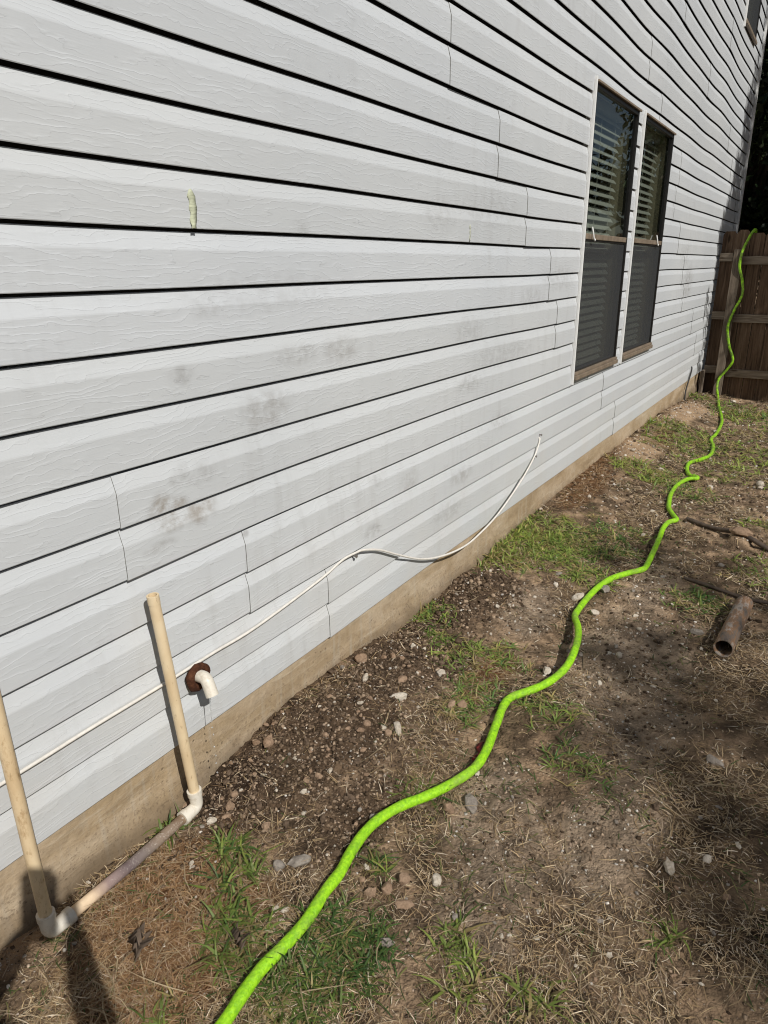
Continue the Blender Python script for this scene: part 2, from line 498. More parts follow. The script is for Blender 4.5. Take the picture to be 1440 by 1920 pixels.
def vnoise(x, y, seed=0):
    x = np.asarray(x, float); y = np.asarray(y, float)
    xi = np.floor(x).astype(np.int64); yi = np.floor(y).astype(np.int64)
    fx = x - xi; fy = y - yi
    fx = fx * fx * (3 - 2 * fx); fy = fy * fy * (3 - 2 * fy)
    def h(a, b):
        n = (a * 374761393 + b * 668265263 + seed * 1442695041) & 0x7fffffff
        n = ((n ^ (n >> 13)) * 1274126177) & 0x7fffffff
        return ((n ^ (n >> 16)) & 0xffff) / 65535.0
    return (h(xi, yi) * (1 - fx) + h(xi + 1, yi) * fx) * (1 - fy) + (h(xi, yi + 1) * (1 - fx) + h(xi + 1, yi + 1) * fx) * fy

def fbm(x, y, oct=4, seed=0):
    s = 0; a = .5; tot = 0
    for i in range(oct):
        s = s + a * vnoise(x * 2 ** i, y * 2 ** i, seed + i * 7); tot += a; a *= .55
    return s / tot

GX = [-6, .3, .6, .7, .85, 1.04, 1.32, 1.5, 1.8, 2.0, 2.2, 2.5, 2.75, 2.9, 3.8, 5, 5.3, 7.05, 8.2, 8.6, 9.2, 12]
GZ = [-.2, -.17, -.182, -.19, -.187, -.192, -.149, -.13, -.14, -.157, -.183, -.18, -.157, -.175, -.15, -.127, -.137, -.13, -.2, -.2, -.27, -.3]
def gbase(x, y):
    x = np.asarray(x, float); y = np.asarray(y, float)
    z0 = np.interp(x, GX, GZ); zf = np.interp(x, [-5, 3, 6, 9.2, 14], [-.235, -.235, -.26, -.3, -.34])
    s = ss(.05, .6, -y)
    z = z0 * (1 - s) + zf * s
    return z + .010 * np.sin(2.1 * x + 1.3 * y) * ss(.1, .5, -y) + .006 * np.sin(5.3 * x - 4.1 * y + 1) * ss(.05, .4, -y)

def ell(x, y, cx, cy, rx, ry, wob=.35, seed=3):
    d = np.hypot((x - cx) / rx, (y - cy) / ry) + wob * (fbm(x * 9, y * 9, 3, seed) - .5) * 2
    return 1 - ss(.55, 1.15, d)

def zones(x, y):
    """soil types in the yard, each 0..1"""
    moist = np.maximum.reduce([ell(x, y, 1.45, -.17, .55, .23), ell(x, y, 2.0, -.17, .5, .22), ell(x, y, 1.15, -.12, .25, .12), ell(x, y, 2.55, -.14, .4, .15), ell(x, y, 1.25, -.40, .22, .14)])
    grey = np.maximum.reduce([ell(x, y, 2.55, -.82, .5, .26), ell(x, y, 2.15, -.93, .35, .2), ell(x, y, 1.3, -.82, .3, .12), ell(x, y, 1.5, -.68, .22, .1), ell(x, y, 1.55, -1.0, .3, .14), ell(x, y, 3.3, -.75, .4, .12), ell(x, y, 2.65, -.36, .3, .12)])
    sand = np.maximum.reduce([ell(x, y, 5.55, -.15, .6, .15), ell(x, y, 7.4, -.16, .9, .17), ell(x, y, 6.6, -.1, .5, .06)])
    thatch = np.maximum.reduce([ell(x, y, .82, -.18, .28, .13), ell(x, y, 4.4, -.09, .6, .12), ell(x, y, 4.9, -.05, .5, .07), ell(x, y, 6.0, -.2, .4, .1), ell(x, y, 2.1, -.42, .25, .08), ell(x, y, .7, -.33, .3, .15)])
    return moist, grey, sand, thatch

GREEN = [  # x, y, radius, density, tone (0 dark .. 1 yellow-green), blade size
    (.916, -.56, .095, 1.0, .1, 1.0), (.957, -.63, .07, .8, .1, 1.0), (.86, -.63, .07, .9, .2, 1.), (.80, -.56, .07, .9, .3, 1.), (.76, -.46, .05, .6, .4, 1.),
    (.974, -.218, .05, .6, .35, 1.3), (.92, -.26, .035, .4, .35, 1.3), (.807, -.40, .07, .8, .4, 1.25), (.86, -.33, .05, .45, .4, 1.3), (.928, -.03, .05, .6, .3, 1.2), (.97, -.28, .05, .5, .5, 1.1),
    (2.143, -.30, .12, .8, .55, .9), (2.225, -.17, .08, .8, .4, .9), (1.988, -.41, .10, .9, .3, .9), (1.84, -.44, .09, 1., .25, .9), (2.35, -.03, .12, .9, .35, .9),
    (3.216, -.06, .3, 1.2, .7, .9), (3.318, -.22, .28, 1.1, .65, .9), (2.98, -.06, .15, .9, .5, .9), (3.5, -.1, .25, 1., .6, .9), (3.55, -.42, .22, 1.0, .15, .9), (3.1, -.5, .14, .8, .5, .9), (3.3, -.36, .2, .8, .3, .9), (3.8, -.45, .2, .5, .3, .9),
    (6.4, -.27, .4, 1.2, .5, 1.), (6.3, -.40, .3, 1., .5, 1.), (5.9, -.33, .3, .8, .5, 1.), (4.97, -.27, .22, 1., .8, 1.), (5.1, -.38, .25, 1., .45, 1.), (4.85, -.52, .2, .6, .4, 1.), (8.3, -.55, .5, 1., .35, 1.), (7.9, -.7, .4, .8, .5, 1.), (8.4, -.1, .25, .5, .5, 1.),
    (3.163, -.96, .16, .9, .2, .9), (4.83, -.66, .2, .6, .3, .9), (1.79, -.84, .12, .4, .4, .9), (2.0, -.66, .12, .5, .4, .9), (2.25, -.42, .12, .6, .4, .9), (1.061, -.80, .06, .35, .55, 1.1), (1.324, -1.19, .04, .3, .5, 1.), (.98, -.86, .05, .3, .5, 1.1),
    (1.037, -.99, .05, .35, .6, 1.2), (.77, -.60, .08, .8, .3, 1.), (.60, -.40, .05, .25, .5, 1.1), (6.2, -.95, .5, .6, .75, 1.), (4.39, -1.08, .12, .6, .6, 1.), (5.6, -.8, .5, .5, .65, 1.), (3.6, -1.3, .3, .4, .5, 1.), (7.0, -1.4, 1., .5, .6, 1.), (2.6, -1.8, .5, .4, .5, 1.), (1.45, -.5, .06, .4, .3, 1.), (1.15, -.53, .05, .5, .3, 1.)]
def green_at(x, y):
    g = np.zeros(np.shape(x))
    for cx, cy, r, d, t, s in GREEN:
        g = np.maximum(g, d * (1 - ss(.3, 1.15, np.hypot(x - cx, y - cy) / r)))
    return g

def H(x, y):
    x = np.asarray(x, float); y = np.asarray(y, float)
    z = gbase(x, y)
    mo, gr, sa, th = zones(x, y)
    near = ss(-6, -3.0, y) * ss(14, 10, x) * ss(-4, -2, x)
    lump = fbm(x * 11, y * 11, 4, 5) - .5
    clod = np.abs(fbm(x * 34, y * 34, 4, 9) - .5)
    z = z + near * (lump * (.018 + .016 * mo) + (.12 - clod) * (.03 + .075 * mo) * (1 - .7 * gr) * (1 - .6 * sa) * .45)
    z = z - .02 * ell(x, y, 2.35, -.92, .45, .18)          # the shallow hollow right of the hose
    z = z + .035 * ell(x, y, 4.02, -1.03, .10, .06)        # dirt heaped over the thrown rod
    z = z + .02 * ell(x, y, 1.50, -.74, .12, .07)
    return z

def w_straw(x, y):
    a, b, c, d_ = zones(x, y)
    n = fbm(x * 4.2, y * 4.2, 4, 61)
    w_ = ss(.46, .62, n) * .85 + .04
    w_ = np.maximum(w_, .95 * d_)
    w_ = np.maximum(w_, .8 * ss(-.9, -1.2, y) * ss(.4, .6, n))
    w_ = np.maximum(w_, .9 * ell(x, y, .75, -.45, .4, .35)); w_ = np.maximum(w_, .75 * ell(x, y, 1.1, -1.0, .35, .3))
    return np.clip(w_ * (1 - .88 * a) * (1 - .8 * b) * (1 - .93 * c), 0, 1)

# ------------------------------------------------------------------ ground sheet
def axis(fine):
    return np.unique(np.round(np.concatenate(fine), 5))
def grow(a, step, end, k=1.12):
    out = []; v = a; s = step
    while (v < end) if step > 0 else (v > end):
        s *= k; v += s; out.append(v)
    return np.array(out)
ax = np.arange(.35, 2.6, .0085)
ax2 = []; v = 2.6; st = .0085
while v < 10.5: v += st; st = min(.04, st * 1.012); ax2.append(v)
xs = axis([grow(.35, -.02, -85), ax, np.array(ax2), grow(10.5, .05, 95)])
ay = np.arange(-1.75, .045, .0085)
ys = axis([grow(-1.75, -.012, -90), ay, np.array([.08, .2, .6, 1.5, 4, 10, 25, 60, 90])])
XX, YY = np.meshgrid(xs, ys, indexing='ij')
ZZ = H(XX, YY)
mo, gr, sa, th = zones(XX, YY)
def lay(c, m, col):
    return c * (1 - m[..., None]) + np.array(col) * m[..., None]
nn = fbm(XX * 3, YY * 3, 4, 21)[..., None]
C0 = np.array([.32, .232, .152]) * nn * 1.1 + np.array([.15, .107, .069]) * (1.0 - nn * .3)
C0 = C0 * (1 - .52 * np.clip(w_straw(XX, YY) * 1.1, 0, 1))[..., None]      # soil darkened where the straw is thick, for contrast
C0 = C0 * (.62 + .76 * ss(.35, .65, fbm(XX * 14, YY * 14, 4, 91)))[..., None]
C0 = lay(C0, gr * .8, (.34, .268, .195))
C0 = lay(C0, mo * .9, (.098, .066, .042))
C0 = C0 * (.7 + .6 * ss(.3, .7, fbm(XX * 24, YY * 24, 3, 93)))[..., None]
C0 = lay(C0, th * .8, (.22, .115, .052))
C0 = lay(C0, sa * .95, (.52, .375, .24))
C0 = lay(C0, np.clip(green_at(XX, YY), 0, 1) * .4, (.10, .10, .04))
wet = ell(XX, YY, 1.12, -.06, .16, .10)
C0 = lay(C0, wet * .7, (.035, .023, .015))
nx, ny = XX.shape
idx = np.arange(nx * ny).reshape(nx, ny)
F = np.stack([idx[:-1, :-1], idx[1:, :-1], idx[1:, 1:], idx[:-1, 1:]], -1).reshape(-1, 4)
ground = fast_mesh("ground", np.stack([XX, YY, ZZ], -1).reshape(-1, 3), F, M_SOIL, C0.reshape(-1, 3), True)
tag(ground, kind="structure", label="brown bare soil and worn lawn of the yard beside the house")

# ------------------------------------------------------------------ the house
house = thing("house", "two storey house wall of white lap vinyl siding on a concrete footing", "house", (0, 0, 0))
XL, XR = -3.4, 10.38            # wall ends
ROWS = 22                        # double courses
WIN = [(4.14, 5.078, .545, 2.085), (5.222, 6.14, .548, 2.092), (8.735, 9.62, 3.40, 4.93)]

def wave_z(x, z):
    a = .0010 + .0034 * ss(1.9, 2.6, z) * ss(3.4, 5.0, x) + .0012 * ss(1.2, 2.0, z)
    return a * (np.sin(x * 2.9 + z * 1.1) + .6 * np.sin(x * 5.1 - z * 1.3 + 1)) + .003 * (vnoise(x * 1.3, z * 7, 4) - .5)
def wave_y(x, z):
    return .0045 * (fbm(x * 1.6, z * 2.2, 2, 31) - .5)

PROF = [(.012, .0032), (.0008, .0030), (.0, .0006), (.0018, -.0004), (.03, -.0006), (.060, -.0005), (.0800, -.0004), (.0830, .0001), (.0858, .0010), (.1194, .0108), (.1202, .0122), (.1206, .033)]  # course stops short so the dark backing shows as a shadow line
def panel(x0, x1, z0, holes):
    pts = []
    for c in (0, 1):
        for i, (z, y) in enumerate(PROF):
            pts.append((z0 + c * .127 + z, y, c))
    # rows at the window heads and sills
    for h in holes:
        for zc in (h[2], h[3]):
            for i in range(len(pts) - 1):
                if pts[i][2] == pts[i + 1][2] and pts[i][0] + 1e-4 < zc < pts[i + 1][0] - 1e-4:
                    f = (zc - pts[i][0]) / (pts[i + 1][0] - pts[i][0])
                    pts.insert(i + 1, (zc, pts[i][1] + f * (pts[i + 1][1] - pts[i][1]), pts[i][2]))
                    break
    xsn = set(np.linspace(x0, x1, max(2, int((x1 - x0) / .16) + 1)).tolist())
    for h in holes:
        for xc in (h[0], h[1]):
            if x0 < xc < x1: xsn.add(xc)
    xsn = sorted(xsn)
    V = []; Fc = []
    m = len(pts)
    for x in xsn:
        f = (x - x0) / (x1 - x0)
        lapy = -.0034 * max(0., 1 - (x - x0) / .5) + .0006
        for z, y, c in pts:
            zz = z + float(wave_z(x, z))
            V.append((x, y + lapy + float(wave_y(x, z)), zz - .0016 * max(0., 1 - (x - x0) / .5)))
    for i in range(len(xsn) - 1):
        for j in range(m - 1):
            if pts[j][2] != pts[j + 1][2]: continue
            cx = (xsn[i] + xsn[i + 1]) / 2; cz = (pts[j][0] + pts[j + 1][0]) / 2
            if any(h[0] < cx < h[1] and h[2] < cz < h[3] for h in holes): continue
            a = i * m + j
            Fc.append((a, a + m, a + m + 1, a + 1))
    # the cut edge of the sheet, coloured dark grey, at its near end
    n0 = len(V); nf = len(Fc)
    for j in range(m):
        x, y, z = V[j]; V.append((x + .0004, y + .0032, z))
    for j in range(m - 1):
        if pts[j][2] != pts[j + 1][2]: continue
        cz = (pts[j][0] + pts[j + 1][0]) / 2
        if any(h[0] < x0 + .01 < h[1] and h[2] < cz < h[3] for h in holes): continue
        Fc.append((j, j + 1, n0 + j + 1, n0 + j))
    o = mesh_obj("siding_panel", V, Fc, M_SIDING, house, True, 5)
    o.data.materials.append(M_SEAM)
    for pl in o.data.polygons[nf:]: pl.material_index = 1
    return o

JOINT = {0: 1.709, 1: 1.339, 2: .949, 3: .28, 4: 3.655, 5: 3.294, 6: 2.949, 7: 2.505, 8: 5.675, 9: 5.243, 10: 7.3, 11: 6.1, 12: 8.1, 13: 7.0}
for rrow in range(ROWS):
    z0 = rrow * .254
    j0 = JOINT.get(rrow, rng.uniform(0, 3.6))
    js = [j0 + k * 3.53 for k in range(-4, 5)]
    if rrow == 7: js = [2.505 - 3.6, 2.505, 6.54, 9.9]
    if rrow == 1: js = [1.339 - 3.52, 1.339, 4.855, 8.38]
    br = [XL] + [x for x in js if XL + .15 < x < XR - .15] + [XR - .02]
    holes = [h for h in WIN if h[2] < z0 + .258 and h[3] > z0]
    for a, b in zip(br[:-1], br[1:]):
        b2 = b + (.022 if b < XR - .05 else 0)
        segs = [(a, b2)]
        for h in holes:                                    # a window as high as the whole sheet parts it in two
            if h[2] <= z0 and h[3] >= z0 + .254:
                new = []
                for s0, s1 in segs:
                    if h[1] <= s0 or h[0] >= s1: new.append((s0, s1)); continue
                    if h[0] - s0 > .02: new.append((s0, h[0]))
                    if s1 - h[1] > .02: new.append((h[1], s1))
                segs = new
        for s0, s1 in segs:
            panel(s0, s1, z0, [h for h in holes if h[0] < s1 and h[1] > s0])

# starter strip under the lowest course, sheathing with window openings, other walls, ceiling and roof
wallm = MB()
def wall_with_holes(x0, x1, z0, z1, y0, y1):
    cuts = sorted({x0, x1} | {h[0] for h in WIN} | {h[1] for h in WIN})
    for a, b in zip(cuts[:-1], cuts[1:]):
        hs = sorted([h for h in WIN if h[0] <= a + 1e-6 and h[1] >= b - 1e-6], key=lambda h: h[2])
        z = z0
        for h in hs:
            wallm.box(a, b, y0, y1, z, h[2]); z = h[3]
        wallm.box(a, b, y0, y1, z, z1)
wall_with_holes(XL, XR - .02, .004, ROWS * .254, .036, .13)
wallm.build("wall", M_SHEATH, house)
ow = MB()
ow.box(XL, XL + .12, .131, 7, -.3, 5.59); ow.box(XR - .14, XR - .02, .131, 7, .0, 5.59); ow.box(XL + .121, XR - .141, 6.88, 7, -.3, 5.59)
ow.build("wall", M_ROOM, house)
rf = MB()
rf.v += [(XL - .3, -.32, 5.585), (XR + .3, -.32, 5.585), (XR + .3, 3.5, 7.4), (XL - .3, 3.5, 7.4), (XL - .3, 7.3, 5.585), (XR + .3, 7.3, 5.585),
         (XL - .3, -.32, 5.74), (XR + .3, -.32, 5.74), (XR + .3, 3.5, 7.55), (XL - .3, 3.5, 7.55), (XL - .3, 7.3, 5.74), (XR + .3, 7.3, 5.74)]
rf.f += [(0, 3, 2, 1), (3, 4, 5, 2), (6, 7, 8, 9), (9, 8, 11, 10), (0, 1, 7, 6), (4, 10, 11, 5), (0, 6, 9, 3), (3, 9, 10, 4), (1, 2, 8, 7), (2, 5, 11, 8)]
rf.build("roof", M_ROOF, house)
ct = MB()
ct.box(XR - .085, XR + .012, -.014, .014, -.01, 5.58); ct.box(XR - .018, XR + .013, .0145, .10, -.01, 5.58)
ct.build("corner_trim", M_TRIMW, house, bevel=.003)

# footing: rough cast face that runs into the soil
fx = np.concatenate([np.arange(XL, .3, .12), np.arange(.3, 3.5, .02), np.arange(3.5, XR - .05, .05), [XR - .05]])
fz = np.array([.01, .0, -.015, -.03, -.05, -.07, -.09, -.11, -.13, -.15, -.17, -.19, -.22, -.3, -.5])
FX, FZ = np.meshgrid(fx, fz, indexing='ij')
FY = .012 + .010 * (fbm(FX * 3, FZ * 6, 3, 41) - .5) + .006 * (fbm(FX * 22, FZ * 22, 3, 43) - .5) - .03 * ss(-.13, -.2, FZ) * (fbm(FX * 4, FZ * 0, 2, 47)) * ss(-.1, -.16, FZ)
fi = np.arange(FX.size).reshape(FX.shape)
Ff = np.stack([fi[:-1, :-1], fi[:-1, 1:], fi[1:, 1:], fi[1:, :-1]], -1).reshape(-1, 4)
fast_mesh("foundation", np.stack([FX, FY, FZ], -1).reshape(-1, 3), Ff, M_CONC, None, True, house)
fe = MB(); fe.box(XR - .0501, XR - .049, .013, 7, -.5, .0); fe.build("foundation", M_CONC, house)

def window(x0, x1, z0, z1, full_screen=False):
    zm = z0 + .79 if not full_screen else z1 - .04
    f = MB()
    a, b = x0 + .014, x1 - .008
    f.box(a, a + .02, -.010, .034, z0 + .012, z1 - .006)
    f.box(b - .024, b, -.012, .034, z0 + .012, z1 - .006)
    f.box(a + .0205, b - .0245, -.010, .034, z1 - .03, z1 - .008)
    f.box(a + .0205, b - .0245, .0, .034, z0 + .012, z0 + .05)
    w = f.build("window", M_BRONZE, house, bevel=.002)
    s = MB(); s.box(x0 + .0035, x0 + .0125, -.015, .03, z0 - .03, z1 + .02); s.build("side_trim", M_TRIMW, w, bevel=.002)
    s = MB(); s.box(x1 - .0075, x1 + .001, -.005, .03, z0 - .012, z1 + .008); s.build("side_trim", M_TRIMW, w, bevel=.002)
    s = MB(); s.box(x0 + .014, x1 + .010, -.022, .03, z1 - .0055, z1 + .006); s.build("head_trim", M_TAN, w, bevel=.002)
    s = MB()
    s.box(a + .002, b - .002, -.030, -.001, z0 - .004, z0 + .022); s.box(a + .0025, b - .0025, -.022, -.0015, z0 + .0225, z0 + .040)
    s.build("sill", M_TAN, w, bevel=.003)
    if not full_screen:
        s = MB(); s.box(a + .021, b - .025, -.012, .0015, zm - .016, zm + .014); s.build("meeting_rail", M_TAN, w, bevel=.003)
        s = MB(); s.box(a + .021, b - .025, .0125, .034, zm - .016, zm + .0135); s.build("sash_rail", M_BRONZE, w)
        hx = a + .12 if x0 < 5 else b - .22
        s = MB(); s.tube(spline([(hx, -.012, zm + .05), (hx, -.02, zm + .02), (hx + .008, -.024, zm - .01), (hx + .022, -.026, zm - .022), (hx + .038, -.022, zm - .014)], .008), .0045, 8)
        s.build("latch_hook", M_TRIMW, w, True)
        s = MB(); s.v += [(a + .0205, .003, zm + .0145), (b - .0245, .003, zm + .0145), (b - .0245, .003, z1 - .0305), (a + .0205, .003, z1 - .0305)]; s.f.append((0, 1, 2, 3)); s.build("glass_pane", M_GLASS, w)
    s = MB(); s.v += [(a + .0205, .026, z0 + .0505), (b - .0245, .026, z0 + .0505), (b - .0245, .026, zm - .0165), (a + .0205, .026, zm - .0165)]; s.f.append((0, 1, 2, 3)); s.build("glass_pane", M_GLASS, w)
    s = MB(); s.v += [(a + .032, -.003, z0 + .045), (b - .036, -.003, z0 + .045), (b - .036, -.003, zm - .022), (a + .032, -.003, zm - .022)]; s.f.append((0, 1, 2, 3))
    s.build("insect_screen", M_SCREEN, w)
    s = MB()
    s.box(a + .0205, a + .0315, -.006, -.001, z0 + .0405, zm - .0165); s.box(b - .0355, b - .0245, -.006, -.001, z0 + .0405, zm - .0165)
    s.box(a + .032, b - .036, -.006, -.001, zm - .028, zm - .0165)
    s.build("screen_frame", M_BRONZE, w)
    # deep drywall returns behind the sash
    s = MB()
    s.box(x0 + .002, x0 + .016, .0345, .20, z0, z1); s.box(x1 - .012, x1 - .002, .0345, .20, z0, z1)
    s.box(x0 + .0165, x1 - .0125, .0345, .20, z1 - .012, z1 - .001); s.box(x0 + .0165, x1 - .0125, .0345, .22, z0 + .001, z0 + .012)
    s.build("jamb", M_ROOM, w)
    # venetian blind: every slat its own piece, the mesh shared
    sl = MB(); n = 5; wd = .05; L = (x1 - x0) - .06
    for e in (0, 1):
        for k in range(n):
            u = (k / (n - 1) - .5)
            ang = rad(46)
            yy = u * wd * math.cos(ang); zz = u * wd * math.sin(ang) + .004 * (1 - (2 * u) ** 2)
            sl.v.append((e * L, yy, zz))
    sl.f += [(k, k + 1, n + k + 1, n + k) for k in range(n - 1)]
    for e in (0, 1):
        for k in range(n):
            x, y, z = sl.v[e * n + k]; sl.v.append((x, y + .0012, z - .0024))
    q = 2 * n
    sl.f += [(q + k + 1, q + k, q + n + k, q + n + k + 1) for k in range(n - 1)]
    sl.f += [(0, n, q + n, q), (n - 1, q + n - 1, q + 2 * n - 1, 2 * n - 1)]
    z = z0 + .05; first = None; k = 0
    while z < z1 - .06:
        if first is None:
            first = sl.build("blind_slat", M_BLIND, w); o = first
        else:
            o = first.copy(); COL.objects.link(o); o.parent = w
        o.location = (x0 + .03, .105 + rng.uniform(-.001, .001), z)
        o.rotation_euler = (rng.uniform(-.05, .05), rng.uniform(-.004, .004), rng.uniform(-.002, .002))
        z += .0455
    s = MB(); s.box(x0 + .03, x1 - .03, .08, .135, z1 - .06, z1 - .0125); s.build("blind_headrail", M_BLIND, w)
    s = MB()
    for u in (.16, .5, .84): s.tube([(x0 + .03 + L * u, .083, z0 + .03), (x0 + .03 + L * u, .083, z1 - .06)], .0012, 5)
    s.build("blind_cord", M_BLIND, w)
    return w
window(*WIN[0]); window(*WIN[1]); window(*WIN[2], full_screen=True)

# ------------------------------------------------------------------ fence
FXP = 9.15
fence = thing("wooden_fence", "weathered dog eared wooden privacy fence closing off the far end of the yard", "fence", (FXP, -4, -.3))
def picket_mesh(v):
    w, h, t = .139, 1.80 + .012 * v, .016
    c = .026 + .006 * v
    out = [(-w / 2, -.05), (w / 2, -.05), (w / 2, h - c * 1.3), (w / 2 - c, h), (-w / 2 + c, h), (-w / 2, h - c * 1.3)]
    m = MB(); n = len(out)
    m.v = [(0, a, b) for a, b in out] + [(t, a, b) for a, b in out]
    m.f = [tuple(reversed(range(n))), tuple(range(n, 2 * n))] + [(k, (k + 1) % n, n + (k + 1) % n, n + k) for k in range(n)]
    me = bpy.data.meshes.new("picket"); me.from_pydata(m.v, [], m.f); me.materials.append(M_PICKET); me.update()
    return me
PM = [picket_mesh(v) for v in (-1, 0, 1)]
y = -.088
k = 0
while y > -9.0:
    o = bpy.data.objects.new("picket", PM[(k * 7 + 1) % 3]); link(o, fence)
    gzz = float(gbase(FXP, y))
    o.location = (rng.uniform(-.004, .004), y - fence.location.y, -.29 - fence.location.z + rng.uniform(-.012, .012))
    o.rotation_euler = (rng.uniform(-.006, .006), 0, rng.uniform(-.02, .02))
    y -= .1435; k += 1
for z, dz in ((1.215, .035), (.60, .028), (-.01, .03)):
    for a, b, d in ((-.022, -.158, dz), (-.252, -2.6, 0), (-2.62, -5.0, .004), (-5.02, -8.9, 0)):
        m = MB(); m.box(FXP - .044, FXP - .005, b, a, z - .042 + d, z + .046 + d)
        m.build("rail", M_RAILH, fence, bevel=.003)
for yy, z1 in ((-.205, 1.33), (-2.61, 1.36), (-5.01, 1.36), (-7.4, 1.36)):
    m = MB(); m.box(-.045, .045, -.045, .045, -.35, z1)
    o = m.build("post", M_RAIL, fence, bevel=.004)
    o.matrix_parent_inverse = Matrix.Identity(4)
    o.location = (-.045 - .049, yy + 4, .3)
    if yy > -1: o.rotation_euler = (rad(.5), 0, rad(4))
m = MB(); m.box(8.93, 9.06, -.045, -.02, -.32, .02); m.build("board", M_RAIL, fence)

# ------------------------------------------------------------------ trees
def leaf_cloud(clumps, size, seed, shade=(.55, 1.35)):
    r = np.random.default_rng(seed)
    Vs = []; Cs = []
    for (c, rd, n) in clumps:
        rd = np.array(rd if hasattr(rd, '__len__') else (rd, rd, rd))
        d = r.normal(size=(n, 3)); d /= np.linalg.norm(d, axis=1)[:, None]
        p = np.array(c) + d * rd * (r.uniform(.15, 1, (n, 1)) ** .6)
        a = r.normal(size=(n, 3)); a /= np.linalg.norm(a, axis=1)[:, None]
        b = np.cross(a, r.normal(size=(n, 3))); b /= np.linalg.norm(b, axis=1)[:, None]
        s = size * r.uniform(.6, 1.4, (n, 1))
        Vs.append(np.stack([p - a * s, p + b * s * .42, p + a * s, p - b * s * .42], 1).reshape(-1, 3))
        col = r.uniform(*shade, (n, 1)) * np.stack([r.uniform(.8, 1.25, n), np.ones(n), r.uniform(.6, 1.1, n)], 1)
        Cs.append(np.repeat(col, 4, 0))
    V = np.concatenate(Vs); n = len(V) // 4
    return V, np.arange(n * 4).reshape(n, 4), np.concatenate(Cs)

def tree(name, label, base, fork, clumps, r0, leafsize, mat, seed, group=None, shade=(.55, 1.35)):
    t = thing(name, label, "tree", base, group)
    m = MB(); B = Vector(base); Fk = Vector(fork)
    rr = random.Random(seed)
    trunk = spline([B + Vector((0, 0, -.3)), B.lerp(Fk, .4) + Vector((rr.uniform(-.1, .1), rr.uniform(-.1, .1), 0)), Fk], .25)
    m.tube(trunk, [r0 * (1.25 - .6 * i / (len(trunk) - 1)) for i in range(len(trunk))], 12)
    for (c, rd, n) in clumps:
        c = Vector(c); mid = Fk.lerp(c, .5) + Vector((rr.uniform(-.25, .25), rr.uniform(-.25, .25), rr.uniform(-.1, .4)))
        L = spline([Fk - Vector((0, 0, .15)), mid, c], .25)
        m.tube(L, [max(.012, r0 * .42 * (1 - .9 * i / (len(L) - 1))) for i in range(len(L))], 7)
    m.build("trunk", M_BARK, t, True, 60)
    V, Fq, Cc = leaf_cloud(clumps, leafsize, seed, shade)
    cr = fast_mesh("crown", V, Fq, mat, Cc, False, t)
    cr.matrix_parent_inverse = Matrix.Translation(-t.location)
    return t

L_DARK = mat_leaf("dark_leaf", (.030, .048, .018))
L_MID = mat_leaf("oak_leaf", (.055, .085, .028))
d = SUN_DIR
def up(p, t): return (p[0] + d.x * t, p[1] + d.y * t, p[2] + d.z * t)
# the tree that overhangs the fence on the right and shades the house corner and the pickets
rc = random.Random(5)
cl = []
for i in range(72):
    th_ = rc.uniform(0, 6.283); r_ = math.sqrt(rc.random()); 
    u = 11.35 + 2.15 * r_ * math.cos(th_); w = 1.25 + 2.7 * r_ * math.sin(th_)
    if u < 9.72 + .22 * max(0, w - 1.0): continue
    tt = rc.uniform(5.2, 7.6)
    cl.append((up((u, 0, w), tt), (.55, .55, .42), 430))
for (u, w) in ((9.42, .95), (9.45, .2), (9.5, -.35), (9.55, 1.5), (9.5, .55), (9.75, 2.0), (10.0, 2.6), (9.6, -.7), (9.65, 1.15), (9.35, 1.35)):
    cl.append((up((u, 0, w), 6.2 + rc.uniform(-.4, .4)), (.32, .32, .3), 420))
for (u, w) in ((8.75, .75), (8.95, .35), (8.85, .05), (9.05, .6), (8.9, -.1)):
    cl.append((up((u, 0, w), 6.0), (.14, .14, .18), 14))
tree("shade_tree", "broad leafy oak overhanging the fence and shading its pickets", (10.3, -4.6, -.3), (10.0, -4.5, 2.6), cl, .2, .06, L_DARK, 5)
# trees behind the fence
def round_tree(label, base, h, c, R, n, seed, name="evergreen_tree", mat=L_DARK, ls=.07, per=420, group=None):
    r = random.Random(seed); cc = []
    for i in range(n):
        a = r.uniform(0, 6.283); z = r.uniform(-1, 1); q = math.sqrt(1 - z * z) * r.uniform(.3, 1) 
        cc.append(((c[0] + R[0] * q * math.cos(a), c[1] + R[1] * q * math.sin(a), c[2] + R[2] * z * r.uniform(.4, 1)), r.uniform(.38, .7), per))
    return tree(name, label, base, (base[0], base[1], h), cc, .15, ls, mat, seed, group)
round_tree("dense dark evergreen tree directly behind the house corner and fence end", (12.6, .2, -.35), 1.4, (12.6, .1, 2.9), (1.3, 1.5, 3.2), 60, 21)
round_tree("tall dark tree farther back beyond the wooden fence", (16.5, -2.6, -.4), 2.0, (16.5, -2.4, 3.0), (2.2, 2.4, 2.6), 40, 22, ls=.08, per=300)
round_tree("looser tall tree standing beyond the fence with sky between its branches", (14.5, -6.4, -.4), 2.5, (14.5, -6.2, 4.4), (2.4, 2.2, 2.6), 40, 23, "tree", L_MID, .08)
round_tree("dark tree well behind the house at the back boundary", (18.5, 1.8, -.4), 2.5, (18.5, 1.6, 4.5), (2.2, 2.4, 4.2), 64, 24, ls=.09)
